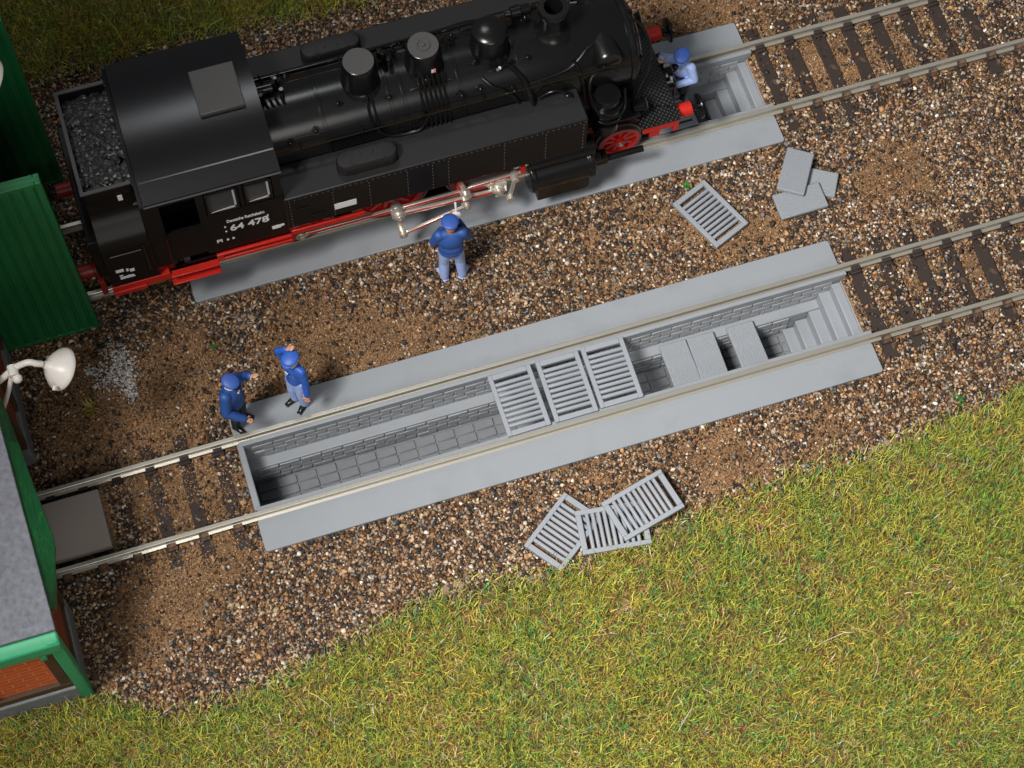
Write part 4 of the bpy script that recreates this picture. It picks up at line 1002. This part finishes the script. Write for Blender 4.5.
    if collar:
        c = MB(); nb = (tz + Vector((.0, 0, .05)))
        c.lathe([(.078 * s, -.01 * s), (.08 * s, 0), (.075 * s, .01 * s), (.068 * s, .045 * s), (.058 * s, .045 * s)], S(nb), (.25, 0, 1), 20); c.prism([(-.035 * s, 0), (.035 * s, 0), (0, -.10 * s)], 'x', 0, .012 * s)
        n = len(c.v); 
        for t in range(n - 6, n): c.v[t] = tuple(Vector(c.v[t]) + S(che + Vector((.150, 0, .15))))
        c.build('shirt_collar', 'whitec', root)
    t = MB(); t.ell(S(pel), (.125 * s, .185 * s, .13 * s), 18, 10)
    for i in (0, 1):
        t.caps(S(hp[i]), S(kn[i]), .108 * s, .084 * s); t.caps(S(kn[i]), S(an[i] + Vector((0, 0, .0))), .084 * s, .074 * s)
    remesh(t, 'trousers', trousers, root, .013 * s, 4)
    for i in (0, 1):
        f = Vector((math.cos(fa[i]), math.sin(fa[i]), 0)); R3 = Matrix.Rotation(fa[i], 3, 'Z')
        h = MB().ell(S(an[i] + f * .055 + Vector((0, 0, -.045))), (.135 * s, .052 * s, .042 * s), 16, 8, R3); h.box(-.13 * s, .14 * s, -.045 * s, .045 * s, -.085 * s, -.06 * s, Matrix.Translation(S(an[i] + f * .055)) @ R3.to_4x4())
        h.build('shoe', P.get('shoe', 'shoe'), root, bev=.01)
    # hair and peaked cap
    hb = MB().ell(H((-.016, 0, .008)), (.098 * s, .086 * s, .105 * s), 18, 12, LR); hb.build('hair', hairm, root)
    k = MB()
    k.ell(H((-.008, 0, .105)), (.155 * s, .136 * s, .05 * s), 24, 10, LR); k.ell(H((-.005, 0, .075)), (.122 * s, .106 * s, .06 * s), 24, 10, LR)
    cp = remesh(k, 'cap', capm, root, .010 * s, 3)
    v = MB(); v.ell(H((.095, 0, .058)), (.075 * s, .082 * s, .010 * s), 20, 6, LR @ Matrix.Rotation(.25, 3, 'Y')); v.build('visor', P.get('visor', 'darkcloth'), cp)
    return root
person((-4.60, 1.10, -.19), -40, 1.08, 'man in dark blue jacket and black trousers gesturing at the end of the front pit',
       dict(elbow_l=(.06, .33, 1.24), hand_l=(.22, .32, 1.42), elbow_r=(.04, -.31, 1.08), hand_r=(.31, -.22, .90), look=-5, nod=12, head=(.04, 0, 1.62), bulk=1.14), 'cloth', 'darkcloth', 'capb')
person((-3.45, 1.17, -.19), 214, 1.12, 'man in bright blue jacket and pale trousers holding his cap beside the front pit',
       dict(elbow_l=(.03, .25, 1.10), hand_l=(.10, .31, .84), elbow_r=(.02, -.27, 1.60), hand_r=(-.04, -.13, 1.76), foot_l=(0, .09, .08), foot_r=(.02, -.09, .08), knee_l=(.03, .09, .5), knee_r=(.04, -.09, .5), visor='cloth2', bulk=.86), 'cloth2', 'clothlt', 'cloth2')
person((-.10, 2.80, -.245), 82, 1.2, 'man with his back turned in light blue trousers facing the locomotive drive rods',
       dict(elbow_l=(.04, .25, 1.14), hand_l=(.25, .10, 1.12), elbow_r=(.06, -.27, 1.14), hand_r=(.25, -.14, 1.32), toe_l=20, toe_r=-35, foot_r=(0, -.16, .08), knee_r=(.03, -.13, .5), shoe='clothlt'), 'cloth', 'clothlt', 'capb', 'skin2', False, 'skin2')
person((5.24, 5.30, -.02), 225, 1.13, 'man in pale blue jacket crouching at the front buffers with a hand on the deck',
       dict(pelvis=(-.10, 0, .36), chest=(.02, 0, .66), shoulder=(.05, 0, .82), head=(.10, 0, 1.04), knee_l=(.26, .15, .42), knee_r=(.26, -.15, .42), foot_l=(.02, .12, .08), foot_r=(.02, -.12, .08),
            elbow_l=(.10, .28, .60), hand_l=(.30, .06, .54), elbow_r=(.20, -.30, 1.00), hand_r=(.38, -.25, 1.20), look=5, nod=10, visor='capb'), 'clothlt', 'darkcloth', 'capb')
# things held
mb = MB().lathe([(.05, 0), (.055, .02), (.055, .14), (.03, .18), (.02, .22)], (0, 0, 0), (0, 0, 1), 16); o = mb.build('oil_can', 'whitec'); o.location = (-3.35, .90, .52)
MB().lathe([(.057, .05), (.057, .09)], (0, 0, 0), (0, 0, 1), 16).build('can_stripe', 'red', o)
tag(o, 'small white can with red band, held low by the man holding his cap', 'oil can')
mb = MB().tube([(0, 0, -.1), (0, 0, .06), (.0, .02, .2), (.0, .08, .40)], .022, 10, 4); mb.lathe([(.02, -.06), (.075, -.05), (.085, .02), (.06, .06), (.02, .08)], (0, .0, .10), (.2, -.3, 1), 18)
o = mb.build('oil_can', 'whitec'); o.location = (.11, 3.10, 1.40)
tag(o, 'white long-spout can held up by the man facing the drive rods', 'oil can')

# ------------------------------------------------------------------ small things on the ground
n = 420
X = np.concatenate([rng.normal(-6.38, .12, n), rng.normal(-6.7, .13, n // 2), rng.normal(-6.32, .09, n // 2), rng.normal(-6.35, .06, n // 5), rng.normal(-6.95, .05, 60)])
Y = np.concatenate([rng.normal(2.95, .26, n), rng.normal(2.72, .16, n // 2), rng.normal(2.6, .18, n // 2), rng.normal(2.25, .12, n // 5), rng.normal(2.9, .06, 60)])
S = rng.uniform(.009, .026, len(X))
v, f, c = stones(X, Y, gz(X, Y) + .03 + S * .5, S, ICO_V, ICO_F, np.array([(.62, .6, .58), (.45, .43, .42), (.3, .29, .28)]), np.array([.4, .35, .25]))
o = np_mesh('ash', v, f, c, mat_attr('ash_grain', .8, .3)); tag(o, 'patch of whitish ash grains beside the green gate', 'ash', kind='stuff')
def weed(x, y, m, h, n, label, spread=.09):
    mb = MB(); z = float(gz(np.array([x]), np.array([y]))[0]) + .02
    for i in range(n):
        a = random.uniform(0, 2 * PI); r = random.uniform(.2, 1) * spread * 1.6; p = Vector((random.gauss(0, spread * .3), random.gauss(0, spread * .3), -.02)); q = p + Vector((math.cos(a) * r, math.sin(a) * r, random.uniform(.4, 1) * h))
        mid = (p + q) / 2 + Vector((0, 0, h * .2)); sd = (q - p).cross(Vector((0, 0, 1))).normalized() * .016
        mb.add([p - sd, p + sd, mid + sd * 1.2, mid - sd * 1.2, q], [(0, 1, 2, 3), (3, 2, 4)])
    o = mb.build('weed', m, smooth=0); o.location = (x, y, z); return tag(o, label, 'weed', 'small weeds in the gravel')
weed(4.72, 3.27, 'weed', .12, 26, 'small green weed beside the lone grate on the gravel')
weed(-4.68, 2.73, 'weed', .06, 16, 'tiny green sprig in the gravel above the two men', .05)
weed(7.96, -2.36, 'weed', .12, 14, 'thin green weed at the edge of the grass near the right side')
weed(-7.1, 2.2, 'strawm', .12, 18, 'dry yellow grass tuft on bare soil beside the white lamp', .18)
for x, y, r, l in ((6.25, -2.82, .26, 'beige lump of filler at the grass edge furthest to the right'), (-1.9, -3.02, .22, 'beige lump of filler at the grass edge left of the grate pile'), (.95, -3.42, .17, 'small beige lump at the grass edge under the grate pile'), (-.45, -3.25, .15, 'small beige lump at the grass edge between two larger lumps')):
    mb = MB()
    for i in range(7): mb.ell((random.uniform(-r, r), random.uniform(-r * .4, r * .4), 0), (r * random.uniform(.3, .55), r * random.uniform(.25, .45), r * random.uniform(.15, .28)), 10, 7)
    o = remesh(mb, 'filler_lump', 'plaster', None, .03, 2); o.location = (x, y, float(gz(np.array([x]), np.array([y]))[0]) + .02); tag(o, l, 'lump', 'beige lumps at the grass edge')

# ------------------------------------------------------------------ light
w = bpy.data.worlds.new('World'); scene.world = w; w.use_nodes = True
bg = w.node_tree.nodes['Background']; bg.inputs['Color'].default_value = (.92, .96, 1, 1); bg.inputs['Strength'].default_value = .10
def area(name, pos, target, size, power, col=(1, 1, 1), shape='DISK'):
    l = bpy.data.lights.new(name, 'AREA'); l.shape = shape; l.size = size; l.energy = power; l.color = col
    o = bpy.data.objects.new(name, l); COL.objects.link(o); o.location = pos
    o.rotation_euler = (Vector(target) - Vector(pos)).to_track_quat('-Z', 'Y').to_euler(); return o
l = bpy.data.lights.new('key_light', 'SPOT'); l.energy = 138000; l.color = (1, .965, .92); l.shadow_soft_size = 5.5; l.spot_size = math.radians(123.6); l.spot_blend = .38
key = bpy.data.objects.new('key_light', l); COL.objects.link(key); key.location = (-18.85, -9.72, 39.84)
key.rotation_euler = (Vector((53, -45.9, 0)) - key.location).to_track_quat('-Z', 'Y').to_euler()
T = Vector((2, 0, 0))
az, elv = Vector((-.22, -.97)).normalized(), math.radians(44)
area('low_light', T + Vector((az.x * math.cos(elv), az.y * math.cos(elv), math.sin(elv))) * 44, T, 18, 3300, (1, .97, .93))
area('fill_light', (-1, 27, 41), (2, 2, 0), 6.5, 1500, (.96, .98, 1))
scene.view_settings.view_transform = 'Standard'; scene.view_settings.look = 'None'; scene.view_settings.exposure = 0; scene.view_settings.gamma = 1
